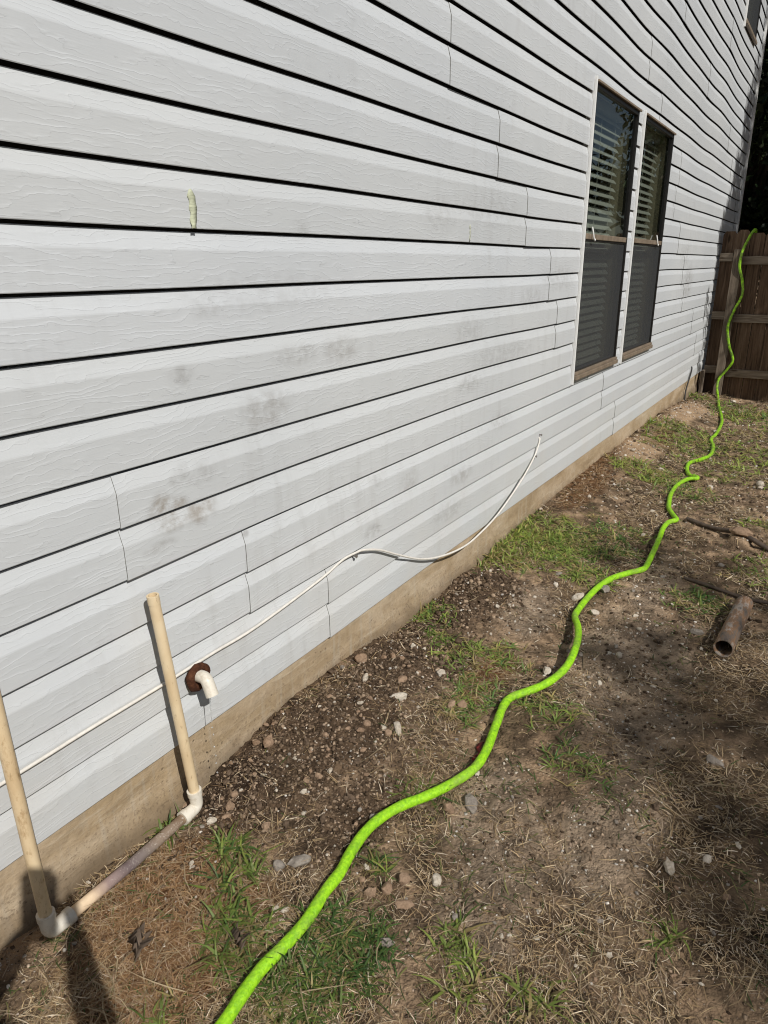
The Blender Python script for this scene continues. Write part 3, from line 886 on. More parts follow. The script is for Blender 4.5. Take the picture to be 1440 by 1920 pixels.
# the tall tree behind the photographer whose twigs dapple the right of the yard
shp = [(2.48, -.78), (2.46, -.97), (2.32, -1.12), (2.2, -.95), (2.62, -.86), (2.05, -1.0), (1.85, -1.14), (1.88, -1.28), (1.79, -1.36), (1.54, -1.25), (1.5, -1.35), (1.9, -.88), (3.03, -1.21), (3.64, -.68), (3.4, -.9), (3.5, -.5), (2.17, -1.28), (2.75, -1.0), (2.4, -1.3), (3.7, -.95), (3.2, -1.35), (1.62, -1.45), (1.35, -1.38)]
cl = []
for i, (u, w) in enumerate(shp):
    cl.append((up((u, w, -.23), 13.5 + rc.uniform(-1, 1)), (.19, .15, .13), 22))
for i in range(16):
    cl.append((up((2.4 + rc.uniform(-1.2, 1.6), -2.9 + rc.uniform(-.8, .6), -.23), 13.5 + rc.uniform(-1.2, 1.2)), (.5, .5, .4), 220))
tree("yard_tree", "tall thin leaved tree behind the photographer dappling the yard with shade", (-2.4, -12.6, -.3), (-2.2, -11.8, 6.0), cl, .19, .065, L_MID, 9)

# ------------------------------------------------------------------ green hose
HG = [(.52, -.51), (.661, -.501), (.713, -.495), (.766, -.491), (.798, -.492), (.86, -.499), (.928, -.5), (1.008, -.49), (1.071, -.487), (1.134, -.475), (1.207, -.468), (1.274, -.474), (1.348, -.496), (1.419, -.53), (1.51, -.567), (1.606, -.594), (1.703, -.59), (1.827, -.566), (1.944, -.545), (2.005, -.552), (2.078, -.592), (2.167, -.63), (2.284, -.65), (2.439, -.635), (2.596, -.592), (2.695, -.549), (2.745, -.538), (2.883, -.535), (3.03, -.546), (3.164, -.575), (3.266, -.624), (3.354, -.674), (3.42, -.679), (3.526, -.674), (3.775, -.66), (3.978, -.64), (4.101, -.644), (4.167, -.675), (4.227, -.651), (4.347, -.601), (4.457, -.577), (4.696, -.543), (4.973, -.532), (5.155, -.57), (5.183, -.621), (5.238, -.608), (5.269, -.56), (5.425, -.514), (5.608, -.5), (5.788, -.548), (6.027, -.586), (6.324, -.562), (6.52, -.515), (6.757, -.523), (7.321, -.491), (7.719, -.431), (8.103, -.357)]
LIFT = [(2.45, .035, .22), (3.75, .02, .2), (5.2, .015, .08)]
def hz(x, y):
    h = float(np.max(gbase(np.array([x - .03, x, x + .03]), np.array([y, y, y])))) + .0138 + .004
    return h + sum(a * math.exp(-((x - c) / w) ** 2) for c, a, w in LIFT)
HU = [(8.75, -.255, -.225), (8.93, -.212, -.16), (8.985, -.212, -.06), (9.0, -.279, .044), (9.0, -.324, .154), (9.0, -.263, .316), (8.995, -.224, .513), (9.0, -.26, .687), (9.02, -.316, .858), (9.02, -.294, 1.014), (8.99, -.253, 1.152), (9.0, -.254, 1.289), (9.04, -.280, 1.40), (9.10, -.312, 1.495), (9.16, -.332, 1.53), (9.215, -.338, 1.49), (9.235, -.34, 1.2), (9.25, -.35, .6), (9.32, -.38, .0), (9.7, -.5, -.27), (11, -.7, -.29)]
hp = spline([(x, y, hz(x, y)) for x, y in HG] + HU, .012)
m = MB()
m.tube(hp, [.0138 + .0006 * math.sin(i * .9) * math.sin(i * .13) for i in range(len(hp))], 14)
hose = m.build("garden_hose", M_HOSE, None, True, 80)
tag(hose, "bright green hose snaking across the yard and over the wooden fence", "hose")

# ------------------------------------------------------------------ PVC risers joined along the ground
pv = thing("pvc_pipe_frame", "yellowed U shaped PVC pipe with two risers leaning on the siding", "pipe", (.8, -.07, -.17))
E1 = Vector((.590, -.064, -.168)); E2 = Vector((1.028, -.056, -.166))
T1 = Vector((.586, -.046, .50)); T2 = Vector((.977, -.046, .468))
u1 = (T1 - E1).normalized(); u2 = (T2 - E2).normalized(); w = (E2 - E1).normalized()
m = MB(); m.pipe([E1 + u1 * .035, T1.lerp(E1, .5), T1], .0136, .0102, 24); m.build("riser", M_PVC, pv, True, 40)
m = MB(); m.pipe([E2 + u2 * .035, E2.lerp(T2, .5), T2], .0136, .0102, 24)
m.build("riser", M_PVC, pv, True, 40)
m = MB()
m.pipe([T2 - u2 * .020, T2 + u2 * .0015], .0144, .0101, 24); m.build("riser_lip", M_PVC, pv, True, 40)
def elbow(E, u, w, nm):
    r = .0172
    pts = [E + u * .054]
    for k in range(7):
        a = k / 6
        pts.append(E + u * (.020 * (1 - a) ** 2) + w * (.020 * a * a))
    pts.append(E + w * .054)
    mm = MB(); mm.tube(pts, [r + .0012] + [r - .0005] * 7 + [r + .0012], 24)
    mm.tube([E + u * .040, E + u * .0545], r + .0020, 24); mm.tube([E + w * .040, E + w * .0545], r + .0020, 24)
    return mm.build(nm, M_PVCW, pv, True, 40)
elbow(E1, u1, w, "elbow_fitting"); elbow(E2, u2, -w, "elbow_fitting")
m = MB(); m.tube([E1 + w * .04, E1.lerp(E2, .5) + Vector((0, -.002, -.002)), E2 - w * .04], .0134, 24); m.build("cross_pipe", M_PVCX, pv, True, 40)

# ------------------------------------------------------------------ drain spout through the siding
sp = thing("drain_spout", "white PVC elbow drain spout dripping from a rusty collar in the siding", "spout", (1.108, 0, .17))
t_ = NT("rusty_foam"); p_ = t_.pos()
nzr = t_.noise(p_, 60., 5, .7)
M_RUST = t_.bsdf(t_.ramp(nzr, [(.3, (.035, .014, .008)), (.55, (.085, .032, .016)), (.75, (.15, .065, .032))]), .9, t_.bump(t_.noise(p_, 130., 5, .7), .9, .008), .2)
rv = []; rfc = []; ns = 30; nr = 10
for i in range(ns):
    a = 2 * math.pi * i / ns
    R0 = .027 + .0012 * math.sin(a * 3 + 1) + .0006 * math.sin(a * 7)
    rt = .0125 + .0008 * math.sin(a * 5) + .0006 * math.sin(a * 11 + 2)
    for j in range(nr):
        b = 2 * math.pi * j / nr
        rr_ = R0 + rt * math.cos(b)
        rv.append((1.110 + rr_ * math.cos(a), -.0165 + rt * .85 * math.sin(b) - .001, .172 + rr_ * math.sin(a)))
for i in range(ns):
    for j in range(nr):
        rfc.append((i * nr + j, i * nr + (j + 1) % nr, ((i + 1) % ns) * nr + (j + 1) % nr, ((i + 1) % ns) * nr + j))
mesh_obj("rusty_collar", rv, rfc, M_RUST, sp, True, 80)
A0 = Vector((1.108, .01, .174)); A1 = Vector((1.107, -.050, .181)); A2 = Vector((1.104, -.071, .136))
dA = (A1 - A0).normalized(); dB = (A2 - A1).normalized()
m = MB(); m.tube([A0, A0 + dA * .032], .0130, 22); m.build("spout_pipe", M_PVCW, sp, True, 40)
pts = [A0 + dA * .020]
for k in range(7):
    a = k / 6
    pts.append(A1 - dA * (.014 * (1 - a) ** 2) + dB * (.014 * a * a))
pts.append(A2)
m = MB(); m.pipe(pts, .0168, .0132, 26); m.build("spout_elbow", M_PVCW, sp, True, 45)
m = MB(); m.pipe([A0 + dA * .018, A0 + dA * .026], .0180, .0133, 26); m.build("elbow_rim", M_PVCW, sp, True, 45)
lowp = A2 + Vector((0, .011, -.012))
m = MB(); m.tube([lowp + Vector((0, 0, .006)), lowp - Vector((0, 0, .02)), lowp - Vector((.001, 0, .05)), lowp - Vector((.001, 0, .072))], [.0022, .0012, .0008, .0011], 8)
m.build("water_stream", M_WATER, sp, True, 80)
for dz in (.088, .112, .15, .178, .205, .235):
    m = MB(); c = lowp + Vector((rng.uniform(-.002, .002), rng.uniform(-.002, .002), -dz)); r_ = rng.uniform(.002, .0032)
    m.tube([c + Vector((0, 0, -r_)), c + Vector((0, 0, -r_ * .5)), c, c + Vector((0, 0, r_ * .6)), c + Vector((0, 0, r_ * 1.3))], [r_ * .3, r_ * .9, r_, r_ * .75, r_ * .15], 8)
    m.build("water_drop", M_WATER, sp, True, 80)

# ------------------------------------------------------------------ cable along the siding
cb = thing("white_cable", "thin white cable stapled along the lower siding and sagging over the footing", "cable", (1.9, -.01, .25))
def lap(x, z): return 0
cp = [(-1.5, -.009, .204), (.0, -.009, .204), (.6, -.009, .203), (.783, -.009, .205), (.997, -.009, .204), (1.06, -.0105, .206), (1.181, -.0095, .207), (1.351, -.009, .206), (1.66, -.009, .235), (1.765, -.0075, .253), (1.812, -.0065, .256), (1.869, -.007, .253), (1.906, -.011, .25), (2.004, -.016, .217), (2.13, -.017, .154), (2.309, -.020, .072), (2.477, -.030, .028), (2.663, -.04, .008), (2.831, -.04, .016), (3.055, -.035, .047), (3.344, -.025, .125), (3.556, -.012, .202), (3.623, -.008, .246), (3.655, -.006, .29), (3.657, .012, .302)]
m = MB(); m.tube(spline(cp, .03), .0042, 10); m.build("cable_run", M_CABLE, cb, True, 80)
for (x, z) in ((1.86, .243), (3.60, .205), (3.66, .312)):
    m = MB(); m.tube([(x, .004, z), (x, -.012, z)], .0035, 8); m.tube([(x, -.012, z), (x, -.0145, z)], .0065, 10); m.build("staple_nail", M_NAIL, cb, True, 40)
m = MB(); m.tube(spline([(8.345, .016, .138), (8.335, -.006, .128), (8.30, -.012, .09), (8.20, -.012, .0), (8.13, -.008, -.1), (8.05, -.02, -.19), (7.7, -.06, -.2), (7.4, -.12, -.2)], .04), .0075, 8)
o = m.build("black_cable", M_BLACK, None, True, 80); tag(o, "thin black cable running down the siding into the soil by the fence corner", "cable")

# ------------------------------------------------------------------ masking tape scraps on the siding
def tape(name, label, x, z0, z1, wd, col, curl, alpha=0.):
    t = NT(name + "_paper"); p = t.pos()
    nz = t.noise(t.vmath('MULTIPLY', p, (40, 40, 180)), 1., 4)
    m_ = t.bsdf(t.mix(t.remap(nz, .35, .7), [c * .75 for c in col], col), .8, t.bump(nz, .7, .002), .2)
    V = []; n = 12
    for k in range(n + 1):
        f = k / n; z = z0 + (z1 - z0) * f
        out = -.0014 - curl * max(0, .22 - f) ** 1.3 * 6
        ww = wd * (.55 + .45 * math.sin(min(1, .15 + f * 1.6) * 1.57)) * (1 if f < .85 else 1 - (f - .85) * 3.2)
        sh = .002 * math.sin(k * 1.7)
        xc = x + .006 * math.sin(f * 3)
        V += [(xc - ww / 2 + sh, out - .0004 * (k % 2), z), (xc, out - .0012 - .0005 * (k % 3), z + .002), (xc + ww / 2 - sh * .5, out, z)]
    F = []
    for k in range(n):
        for j in (0, 1): a = k * 3 + j; F.append((a, a + 1, a + 4, a + 3))
    o = mesh_obj(name, V, F, m_, None, True, 60)
    sd = o.modifiers.new("thick", 'SOLIDIFY'); sd.thickness = .0003
    return tag(o, label, "tape")
tape("masking_tape", "curled scrap of yellow green masking tape stuck on the siding left of centre", 1.247, 1.268, 1.350, .022, (.58, .61, .44), .005)
tape("masking_tape", "faint narrow sliver of old tape stuck on the siding nearer the windows", 2.703, 1.275, 1.335, .014, (.54, .56, .47), .004)

# ------------------------------------------------------------------ rusty pipe offcut, rods, leaves
def on(x, y): return float(H(x, y))
t_ = NT("rusty_steel"); p_ = t_.pos()
n1 = t_.noise(t_.vmath('MULTIPLY', p_, (7, 22, 22)), 1., 6, .68, .3); n2 = t_.noise(p_, 55., 5, .7)
c_ = t_.ramp(n1, [(.30, (.055, .045, .038)), (.42, (.15, .122, .098)), (.50, (.22, .12, .06)), (.57, (.32, .28, .24)), (.68, (.10, .08, .066)), (.78, (.2, .17, .14))])
c_ = t_.mix(t_.remap(n2, .55, .7, 0, .6), c_, (.05, .035, .026))
M_STEEL = t_.bsdf(c_, .7, t_.bump(n2, .5, .004), .35)
pA = Vector((2.70, -1.119, 0)); pB = Vector((3.19, -1.139, 0))
pA.z = on(pA.x, pA.y) + .036; pB.z = on(pB.x, pB.y) + .036
m = MB(); m.pipe([pA, pA.lerp(pB, .07), pA.lerp(pB, .5), pA.lerp(pB, .93), pB], .0355, .0315, 28)
o = m.build("pipe_offcut", M_STEEL, None, True, 40)
tag(o, "short rusty hollow steel pipe offcut lying on the brown grass at right", "pipe")
M_RED = plain("red_scrap", (.20, .018, .016), .6, .4, 60)
V = []
for k in range(9):
    f = k / 8; x_ = 1.735 - .085 * f + .006 * math.sin(k * 1.9); y_ = -.562 - .012 * f + .006 * math.sin(k * 1.2)
    V += [(x_ - .004, y_ + .006 + .003 * math.sin(k), on(x_, y_) + .006), (x_ + .004, y_ - .005, on(x_, y_) + .010 + .004 * math.sin(k * 2.))]
rs_ = mesh_obj("red_scrap", V, [(2 * k, 2 * k + 1, 2 * k + 3, 2 * k + 2) for k in range(8)], M_RED, None, True)
sd = rs_.modifiers.new("thick", 'SOLIDIFY'); sd.thickness = .001
tag(rs_, "crumpled dark red scrap lying along the shaded side of the green hose", "scrap")
M_ROD = plain("dirty_rod", (.085, .062, .045), .8, .4, 30, .004)
def rod(pts, r, name, label, cat):
    P = spline([(x, y, on(x, y) + r * .7 + h) for x, y, h in pts], .04)
    m = MB(); m.tube(P, [r * (1 + .08 * math.sin(i * 1.3)) for i in range(len(P))], 10)
    return tag(m.build(name, M_ROD, None, True, 60), label, cat)
rod([(4.225, -.722, .0), (4.127, -.876, .006), (4.03, -1.03, .0), (3.94, -1.20, .0), (3.83, -1.40, .0), (3.7, -1.7, 0)], .0125, "metal_rod", "dirt caked rod half buried under a soil lump beyond the pipe offcut", "rod")
rod([(3.40, -.86, .0), (3.36, -.96, .004), (3.33, -1.06, .006), (3.31, -1.16, .004), (3.33, -1.30, .0), (3.3, -1.6, .0)], .0085, "stick", "dark crooked stick lying just past the end of the rusty pipe", "stick")

def clump_mesh(r, seed, sub=2, jag=.25, squash=.7, stretch=1.):
    bm = bmesh.new(); bmesh.ops.create_icosphere(bm, subdivisions=sub, radius=1)
    rs = np.random.default_rng(seed); ph = rs.uniform(0, 6, 6); fr = rs.uniform(1.2, 3.2, 6)
    cuts = [(Vector(rs.normal(size=3)).normalized(), rs.uniform(.55, .85)) for _ in range(5)]
    for v in bm.verts:
        p = v.co.copy()
        k = 1 + jag * (math.sin(p.x * fr[0] * 2 + ph[0]) * math.sin(p.y * fr[1] * 2 + ph[1]) + .6 * math.sin(p.z * fr[2] * 3 + ph[2]) * math.sin(p.x * fr[3] * 4 + ph[3]))
        p = p * k
        for nrm, dd in cuts:
            e = p.dot(nrm) - dd
            if e > 0: p -= nrm * e * .85
        v.co = Vector((p.x * stretch, p.y, p.z * squash)) * r
    me = bpy.data.meshes.new("stone"); bm.to_mesh(me); bm.free()
    me.polygons.foreach_set("use_smooth", np.ones(len(me.polygons), bool)); me.set_sharp_from_angle(angle=rad(32))
    return me
def mat_stone(name, a, b, pit):
    t = NT(name); p = t.pos()
    r = t.n("ObjectInfo").outputs['Random']
    n = t.noise(p, 70., 5, .68); q = t.noise(p, 240., 4, .7)
    col = t.mix(t.remap(n, .35, .65), a, b)
    col = t.mix(t.remap(q, .55, .7, 0, pit), col, [v * .35 for v in a])
    col = t.mix(t.math('MULTIPLY', r, .45), col, t.mix(1., col, (.66, .6, .54), 'MULTIPLY'))
    return t.bsdf(col, .92, t.bump(t.math('ADD', n, q), .8, .006), .2)
M_LIME = mat_stone("pale_limestone", (.52, .45, .35), (.70, .64, .55), .5)
M_GREYS = mat_stone("grey_stone", (.24, .21, .18), (.38, .34, .29), .4)
M_CLAY = mat_stone("clay_clod", (.28, .19, .125), (.42, .295, .20), .4)
M_DARKC = mat_stone("dark_clod", (.105, .073, .049), (.19, .135, .092), .4)
PROTO = {}
for kd, mt in (("lime", M_LIME), ("grey", M_GREYS), ("clay", M_CLAY), ("dark", M_DARKC)):
    PROTO[kd] = []
    for s in range(6):
        me = clump_mesh(1., 100 + s + len(kd) * 13, 2 if s < 4 else 2, .18 if kd != "dark" else .3, .66 + .05 * s, 1. + .05 * s)
        me.materials.append(mt); PROTO[kd].append(me)
def dist_xy(x, y): return math.hypot(x - CAM.x, y - CAM.y)
def stone(kind, x, y, r, label, group=None, rot=None, sc=(1, 1, 1), name="stone", cat="stone", sink=.25):
    if group is None: r *= 1.05 if kind == 'lime' and dist_xy(x, y) < 3.5 else .85
    o = bpy.data.objects.new(name, PROTO[kind][int(rng.integers(6))])
    o.location = (x, y, on(x, y) + r * sc[2] * (.62 - sink))
    o.rotation_euler = (rng.uniform(-.3, .3), rng.uniform(-.3, .3), rng.uniform(0, 6.28) if rot is None else rot)
    o.scale = (r * sc[0], r * sc[1], r * sc[2])
    link(o); tag(o, label, cat, group)
    return o
# the stones that can be told apart
stone("lime", 1.735, -.257, .020, "pale oblong stone chunk on dark soil midway between footing and hose", rot=-.95, sc=(1.35, .75, .8))
stone("lime", 1.61, -.327, .016, "crumbly whitish elongated stone just nearer the camera than the pale oblong chunk", rot=.55, sc=(1.75, .8, .7))
stone("clay", 1.56, -.322, .013, "small pinkish clod touching the crumbly whitish elongated stone", name="soil_clod", cat="clod")
stone("lime", 1.746, -.117, .013, "small pale stone close to the footing at the upper edge of the dark soil", sc=(1.3, .8, .8))
stone("clay", 1.83, -.045, .026, "pinkish tan soil clod lying against the concrete footing", name="soil_clod", cat="clod")
stone("clay", 1.823, -.216, .021, "rounded tan stone half sunk in dark soil beyond the pale oblong chunk", sc=(1.2, 1, .8))
stone("lime", 1.975, -.292, .015, "white grey stone at the edge of the grass tuft strip by the footing")
stone("clay", 1.86, -.427, .024, "round tan clod beside the grass tuft nearest the hose bend", name="soil_clod", cat="clod")
stone("clay", 1.84, -.40, .021, "reddish flat clod leaning on the round tan clod by the hose", name="soil_clod", cat="clod", sc=(1.3, .8, .8))
stone("clay", 2.08, -.255, .017, "small pink stone inside the grass strip that crosses the dark soil", sc=(1, 1, 1.1))
stone("grey", 1.011, -.347, .017, "left and smaller of two grey stones beside the hose in the foreground")
stone("grey", 1.05, -.385, .025, "right and larger of two grey stones beside the hose in the foreground", sc=(1.3, .9, .9))
stone("clay", 1.086, -.243, .014, "round tan pebble near the near elbow of the right riser", name="pebble", cat="pebble")
stone("lime", 1.194, -.685, .0125, "round white pebble on grey soil right of the foreground hose", name="pebble", cat="pebble", sc=(1.1, 1, .9), sink=.1)
stone("clay", 1.15, -.62, .023, "tall brown clod among crumbs right of the foreground hose", name="soil_clod", cat="clod", sc=(.8, 1, 1.2))
stone("clay", 1.105, -.60, .019, "rounded brown clod next to the tall brown clod", name="soil_clod", cat="clod")
stone("clay", 1.075, -.57, .017, "broken tan clod nearest the hose in the crumb patch", name="soil_clod", cat="clod")
stone("clay", 1.09, -.655, .018, "flat tan clod at the near side of the crumb patch", name="soil_clod", cat="clod", sc=(1.3, 1, .7))
stone("grey", 1.475, -.645, .026, "pale flat slab of stone tucked against the hose bend", sc=(1.3, .9, .7))
stone("clay", 1.43, -.60, .020, "brown clod between the flat slab and the hose", name="soil_clod", cat="clod")
stone("grey", .985, -.672, .014, "grey pebble beside the large foreground grass tuft", name="pebble", cat="pebble", sc=(1.3, .9, .9))
stone("lime", 1.514, -1.158, .0165, "angular white stone alone on bare soil at right foreground", rot=.4, sc=(1.15, .85, .9), sink=.05)
stone("lime", 2.91, -.49, .020, "largest white pebble left of the hose before its long straight", name="pebble", cat="pebble", sc=(1.5, .9, .7), rot=-.6)
stone("lime", 2.829, -.595, .020, "white angular stone just right of the hose kink", sc=(1.1, .9, .9), sink=.05)
stone("grey", 2.842, -1.004, .024, "grey stone lying left of the rusty pipe offcut", sc=(1.2, .9, .8))
stone("lime", 2.542, -.775, .013, "white pebble on bare grey soil between hose and rusty pipe", name="pebble", cat="pebble", sink=.05)
stone("lime", 2.248, -.586, .0155, "white pebble inside the hose curve right of the lifted loop", name="pebble", cat="pebble", sink=.05)
stone("grey", 3.06, -.575, .030, "dull grey stone touching the hose below the far grass patch")
stone("lime", 3.864, -.561, .016, "white pebble in the dark grass left of the hose", name="pebble", cat="pebble", sink=.05)
stone("lime", 5.241, -.371, .026, "white stone between grass patches left of the hose kink", sc=(1.2, .9, .8))
stone("lime", 5.052, -.728, .024, "white stone right of the double hose kink", sink=.05)
stone("lime", 5.312, -1.007, .034, "large white stone at the far right edge of the yard", sc=(1.1, .9, .9))
stone("lime", 5.20, -1.02, .024, "smaller white stone in front of the large far right stone")
stone("lime", 8.759, -.42, .04, "white stone at the foot of the wooden fence", sc=(1.2, 1, .9))
stone("clay", 1.31, -.06, .022, "tan angular clod against the footing right of the riser elbow", name="soil_clod", cat="clod")
stone("grey", 2.028, -1.19, .024, "grey stone in the pale pebble cluster at right", sc=(1.2, .9, .8))
stone("lime", 1.595, -1.232, .011, "small white pebble farther back than the angular white stone at right", name="pebble", cat="pebble", sink=.05)
stone("clay", 4.03, -1.03, .05, "crumbly lump of soil heaped over the dirt caked rod", name="soil_lump", cat="soil", sc=(1.3, 1, .8), sink=.1)
stone("lime", 1.02, -.115, .012, "white chip of stone wedged under the right riser elbow")
stone("clay", 1.085, -.115, .019, "pinkish stone in front of the right riser elbow", sc=(1, .9, .9))

# loose stones nothing tells apart
LB = {"lime": ("small pale stone lying loose on the brown yard soil", "pale stones scattered over the yard", "stone"),
      "grey": ("small grey stone half sunk in the brown yard soil", "grey stones scattered over the yard", "stone"),
      "clay": ("small tan clod of soil lying loose in the yard", "tan soil clods scattered over the yard", "soil_clod"),
      "dark": ("dark lumpy clod of earth lying in the bare soil", "dark earth clods scattered over the yard", "soil_clod")}
def fov_ok(x, y):
    v = np.array([x - CAM.x, y - CAM.y, -.22 - CAM.z])
    f = v @ np.array(FWD); u = 720 + 1331 * (v @ np.array(RIGHT)) / f; w_ = 960 - 1331 * (v @ np.array(UP)) / f
    return 0 <= u <= 1440 and 0 <= w_ <= 1920, f
cnt = {"lime": 0, "grey": 0, "clay": 0, "dark": 0}
lim = {"lime": 95, "grey": 55, "clay": 100, "dark": 90}
tries = 0
while sum(cnt.values()) < sum(lim.values()) and tries < 60000:
    tries += 1
    x = .42 * (8.4 / .42) ** rng.random(); y = -rng.random() * 1.65 + .0
    ok, dep = fov_ok(x, y)
    if not ok: continue
    mo_, gr_, sa_, th_ = [float(v) for v in zones(np.array(x), np.array(y))]
    g_ = float(green_at(np.array(x), np.array(y)))
    k = ("lime", "grey", "clay", "dark")[int(rng.integers(4))]
    if cnt[k] >= lim[k]: continue
    pk = {"lime": .25 + .4 * gr_ + .3 * mo_ + .4 * sa_, "grey": .3 + .5 * gr_ + .2 * mo_, "clay": .08 + .9 * mo_ + .3 * sa_, "dark": .02 + 1. * mo_}[k] * (1 - .8 * min(1, g_)) * (1 - .6 * th_)
    if rng.random() > pk: continue
    r_ = (.0034 + .0042 * rng.random() ** 2.2) * (.75 + .33 * dep)
    if k in ("clay", "dark"): r_ *= 1.15
    lb, gp, nm = LB[k]
    stone(k, x, y, r_, lb, gp, name=nm, cat="stone" if nm == "stone" else "clod", sc=(rng.uniform(.85, 1.3), rng.uniform(.75, 1.05), rng.uniform(.65, 1)), sink=rng.uniform(.05, .4))
    cnt[k] += 1

def oak_leaf(name, label, x, y, L, rot, tilt):
    n = 9; V = []; F = []
    lob = [.03, .17, .10, .40, .13, .46, .14, .28, .04]
    for k in range(n):
        f = k / (n - 1); wv = lob[k] * L
        cz = .010 * math.sin(f * 3.1) + .005 * math.sin(f * 7)
        V += [(f * L, -wv, cz + .02 * (k % 2)), (f * L, 0, cz), (f * L + .01, wv, cz + .024 * ((k + 1) % 2))]
    for k in range(n - 1):
        for j in (0, 1): a = k * 3 + j; F.append((a, a + 1, a + 4, a + 3))
    o = mesh_obj(name, V, F, M_LEAFD, None, True, 70)
    sd = o.modifiers.new("thick", 'SOLIDIFY'); sd.thickness = .0006
    o.location = (x, y, on(x, y) + .012); o.rotation_euler = (tilt, .1, rot)
    return tag(o, label, "leaf")
M_LEAFD = plain("dead_leaf", (.105, .075, .052), .75, .35, 40, .003)
oak_leaf("oak_leaf", "curled dead brown oak leaf in the straw left of the hose", .65, -.26, .068, .6, .15)
oak_leaf("oak_leaf", "small dead leaf among green blades beside the hose at bottom", .79, -.425, .05, .9, .3)
# oak_leaf("dead_leaf", "small dull leaf in dry straw at the bottom right corner", 1.13, -1.16, .05, .2, .2)

# ------------------------------------------------------------------ soil crumbs, straw and grass (uncountable)
def scatter(n, wfun, xr=(.38, 9.1), yr=(-2.3, .0), seed=1, power=1.0):
    r = np.random.default_rng(seed)
    out = []
    got = 0
    while got < n:
        m_ = 200000
        x = xr[0] * (xr[1] / xr[0]) ** r.random(m_); y = yr[0] + (yr[1] - yr[0]) * r.random(m_)
        # keep mostly what is near the picture, thin out beyond it
        edge = np.interp(x, [.3, .44, .83, 1.23, 2.2, 4.2, 8.1], [-.35, -.75, -1.25, -1.52, -1.55, -1.55, -1.3])
        w_ = wfun(x, y) * np.where(y < edge, .12, 1.) * (y < -.004)
        k_ = r.random(m_) < w_
        out.append(np.stack([x[k_], y[k_]], 1)); got += int(k_.sum())
    return np.concatenate(out)[:n]

def dist_cam(x, y): return np.sqrt((x - CAM.x) ** 2 + (y - CAM.y) ** 2 + 1.4 ** 2)

# crumbs
ICO = None
bm = bmesh.new(); bmesh.ops.create_icosphere(bm, subdivisions=1, radius=1)
IV = np.array([v.co[:] for v in bm.verts]); IF = np.array([[v.index for v in f.verts] for f in bm.faces]); bm.free()
def crumbs(name, n, wfun, rmin, rmax, pal, seed, label, jit=.42):
    P = scatter(n, wfun, seed=seed); r = np.random.default_rng(seed + 1)
    dcam = dist_cam(P[:, 0], P[:, 1])
    rr = (rmin + (rmax - rmin) * r.random(n) ** 4.2) * np.clip(dcam / 1.75, .8, 3.)
    z = H(P[:, 0], P[:, 1]) + rr * r.uniform(-.25, .35, n)
    sc = r.uniform(.65, 1.25, (n, 1, 3)); sc[:, :, 2] *= .8
    V = IV[None] * sc * (1 + jit * r.uniform(-1, 1, (n, len(IV), 1))) * rr[:, None, None]
    a = r.uniform(0, 6.28, n); ca, sa_ = np.cos(a)[:, None], np.sin(a)[:, None]
    V = np.stack([V[..., 0] * ca - V[..., 1] * sa_, V[..., 0] * sa_ + V[..., 1] * ca, V[..., 2]], -1)
    V += np.concatenate([P, z[:, None]], 1)[:, None, :]
    F = IF[None] + (np.arange(n) * len(IV))[:, None, None]
    pal = np.array(pal); c = pal[r.integers(0, len(pal), n)] * r.uniform(.7, 1.3, (n, 1))
    o = fast_mesh(name, V.reshape(-1, 3), F.reshape(-1, 3), M_CRUMB, np.repeat(c, len(IV), 0))
    return tag(o, label, kind="stuff")
def w_dark(x, y):
    a, b, c, d_ = zones(x, y); return np.clip(.08 + .92 * a + .07 * b, 0, 1) * (1 - .8 * c)
def w_pale(x, y):
    a, b, c, d_ = zones(x, y); return np.clip(.22 + .5 * a + .6 * b + .9 * c, 0, 1) * (1 - .5 * np.clip(green_at(x, y), 0, 1))
crumbs("soil_crumbs", 46000, w_dark, .0008, .0056, [(.105, .072, .046), (.15, .106, .07), (.065, .044, .029), (.085, .058, .038), (.21, .15, .10), (.33, .245, .17)], 31, "dark crumbs of turned soil over the bare ground")
crumbs("gravel", 12500, w_pale, .0009, .0042, [(.55, .5, .42), (.42, .36, .29), (.62, .58, .52), (.36, .27, .2), (.48, .38, .28)], 32, "tiny pale gravel chips strewn through the soil")

def blades(name, P, length, width, heading, lift, droop, cols, mat, label, seed, wob=.25, base_dz=0., seg=3):
    n = len(P); r = np.random.default_rng(seed)
    z0 = H(P[:, 0], P[:, 1]) + base_dz
    ts = np.linspace(0, 1, seg + 1)
    hd = np.stack([np.cos(heading), np.sin(heading)], 1)
    sd = np.stack([-hd[:, 1], hd[:, 0]], 1)
    bend = r.normal(0, wob, n)
    V = np.zeros((n, (seg + 1) * 2, 3))
    for i, t in enumerate(ts):
        run = length * (t * np.cos(lift) ); rise = length * (t * np.sin(lift)) - droop * length * t * t
        side = bend * length * t * t
        c = np.concatenate([P + hd * run[:, None] + sd * side[:, None], (z0 + rise)[:, None]], 1)
        wv = width * (1.0 - .85 * t ** 1.8) * (.55 + .45 * min(1, t * 4 + .2))
        tilt = r.uniform(-.5, .5, n)
        off = np.concatenate([sd * (wv * np.cos(tilt))[:, None], (wv * np.sin(tilt))[:, None]], 1) * .5
        # keep blades from sinking under the ground
        if i > 0:
            gzv = H(c[:, 0], c[:, 1]) + .0015
            c[:, 2] = np.maximum(c[:, 2], gzv)
        V[:, 2 * i] = c - off; V[:, 2 * i + 1] = c + off
    k = (seg + 1) * 2
    f = np.array([[2 * i, 2 * i + 1, 2 * i + 3, 2 * i + 2] for i in range(seg)])
    F = f[None] + (np.arange(n) * k)[:, None, None]
    o = fast_mesh(name, V.reshape(-1, 3), F.reshape(-1, 4), mat, np.repeat(cols, k, 0))
    return tag(o, label, kind="stuff")

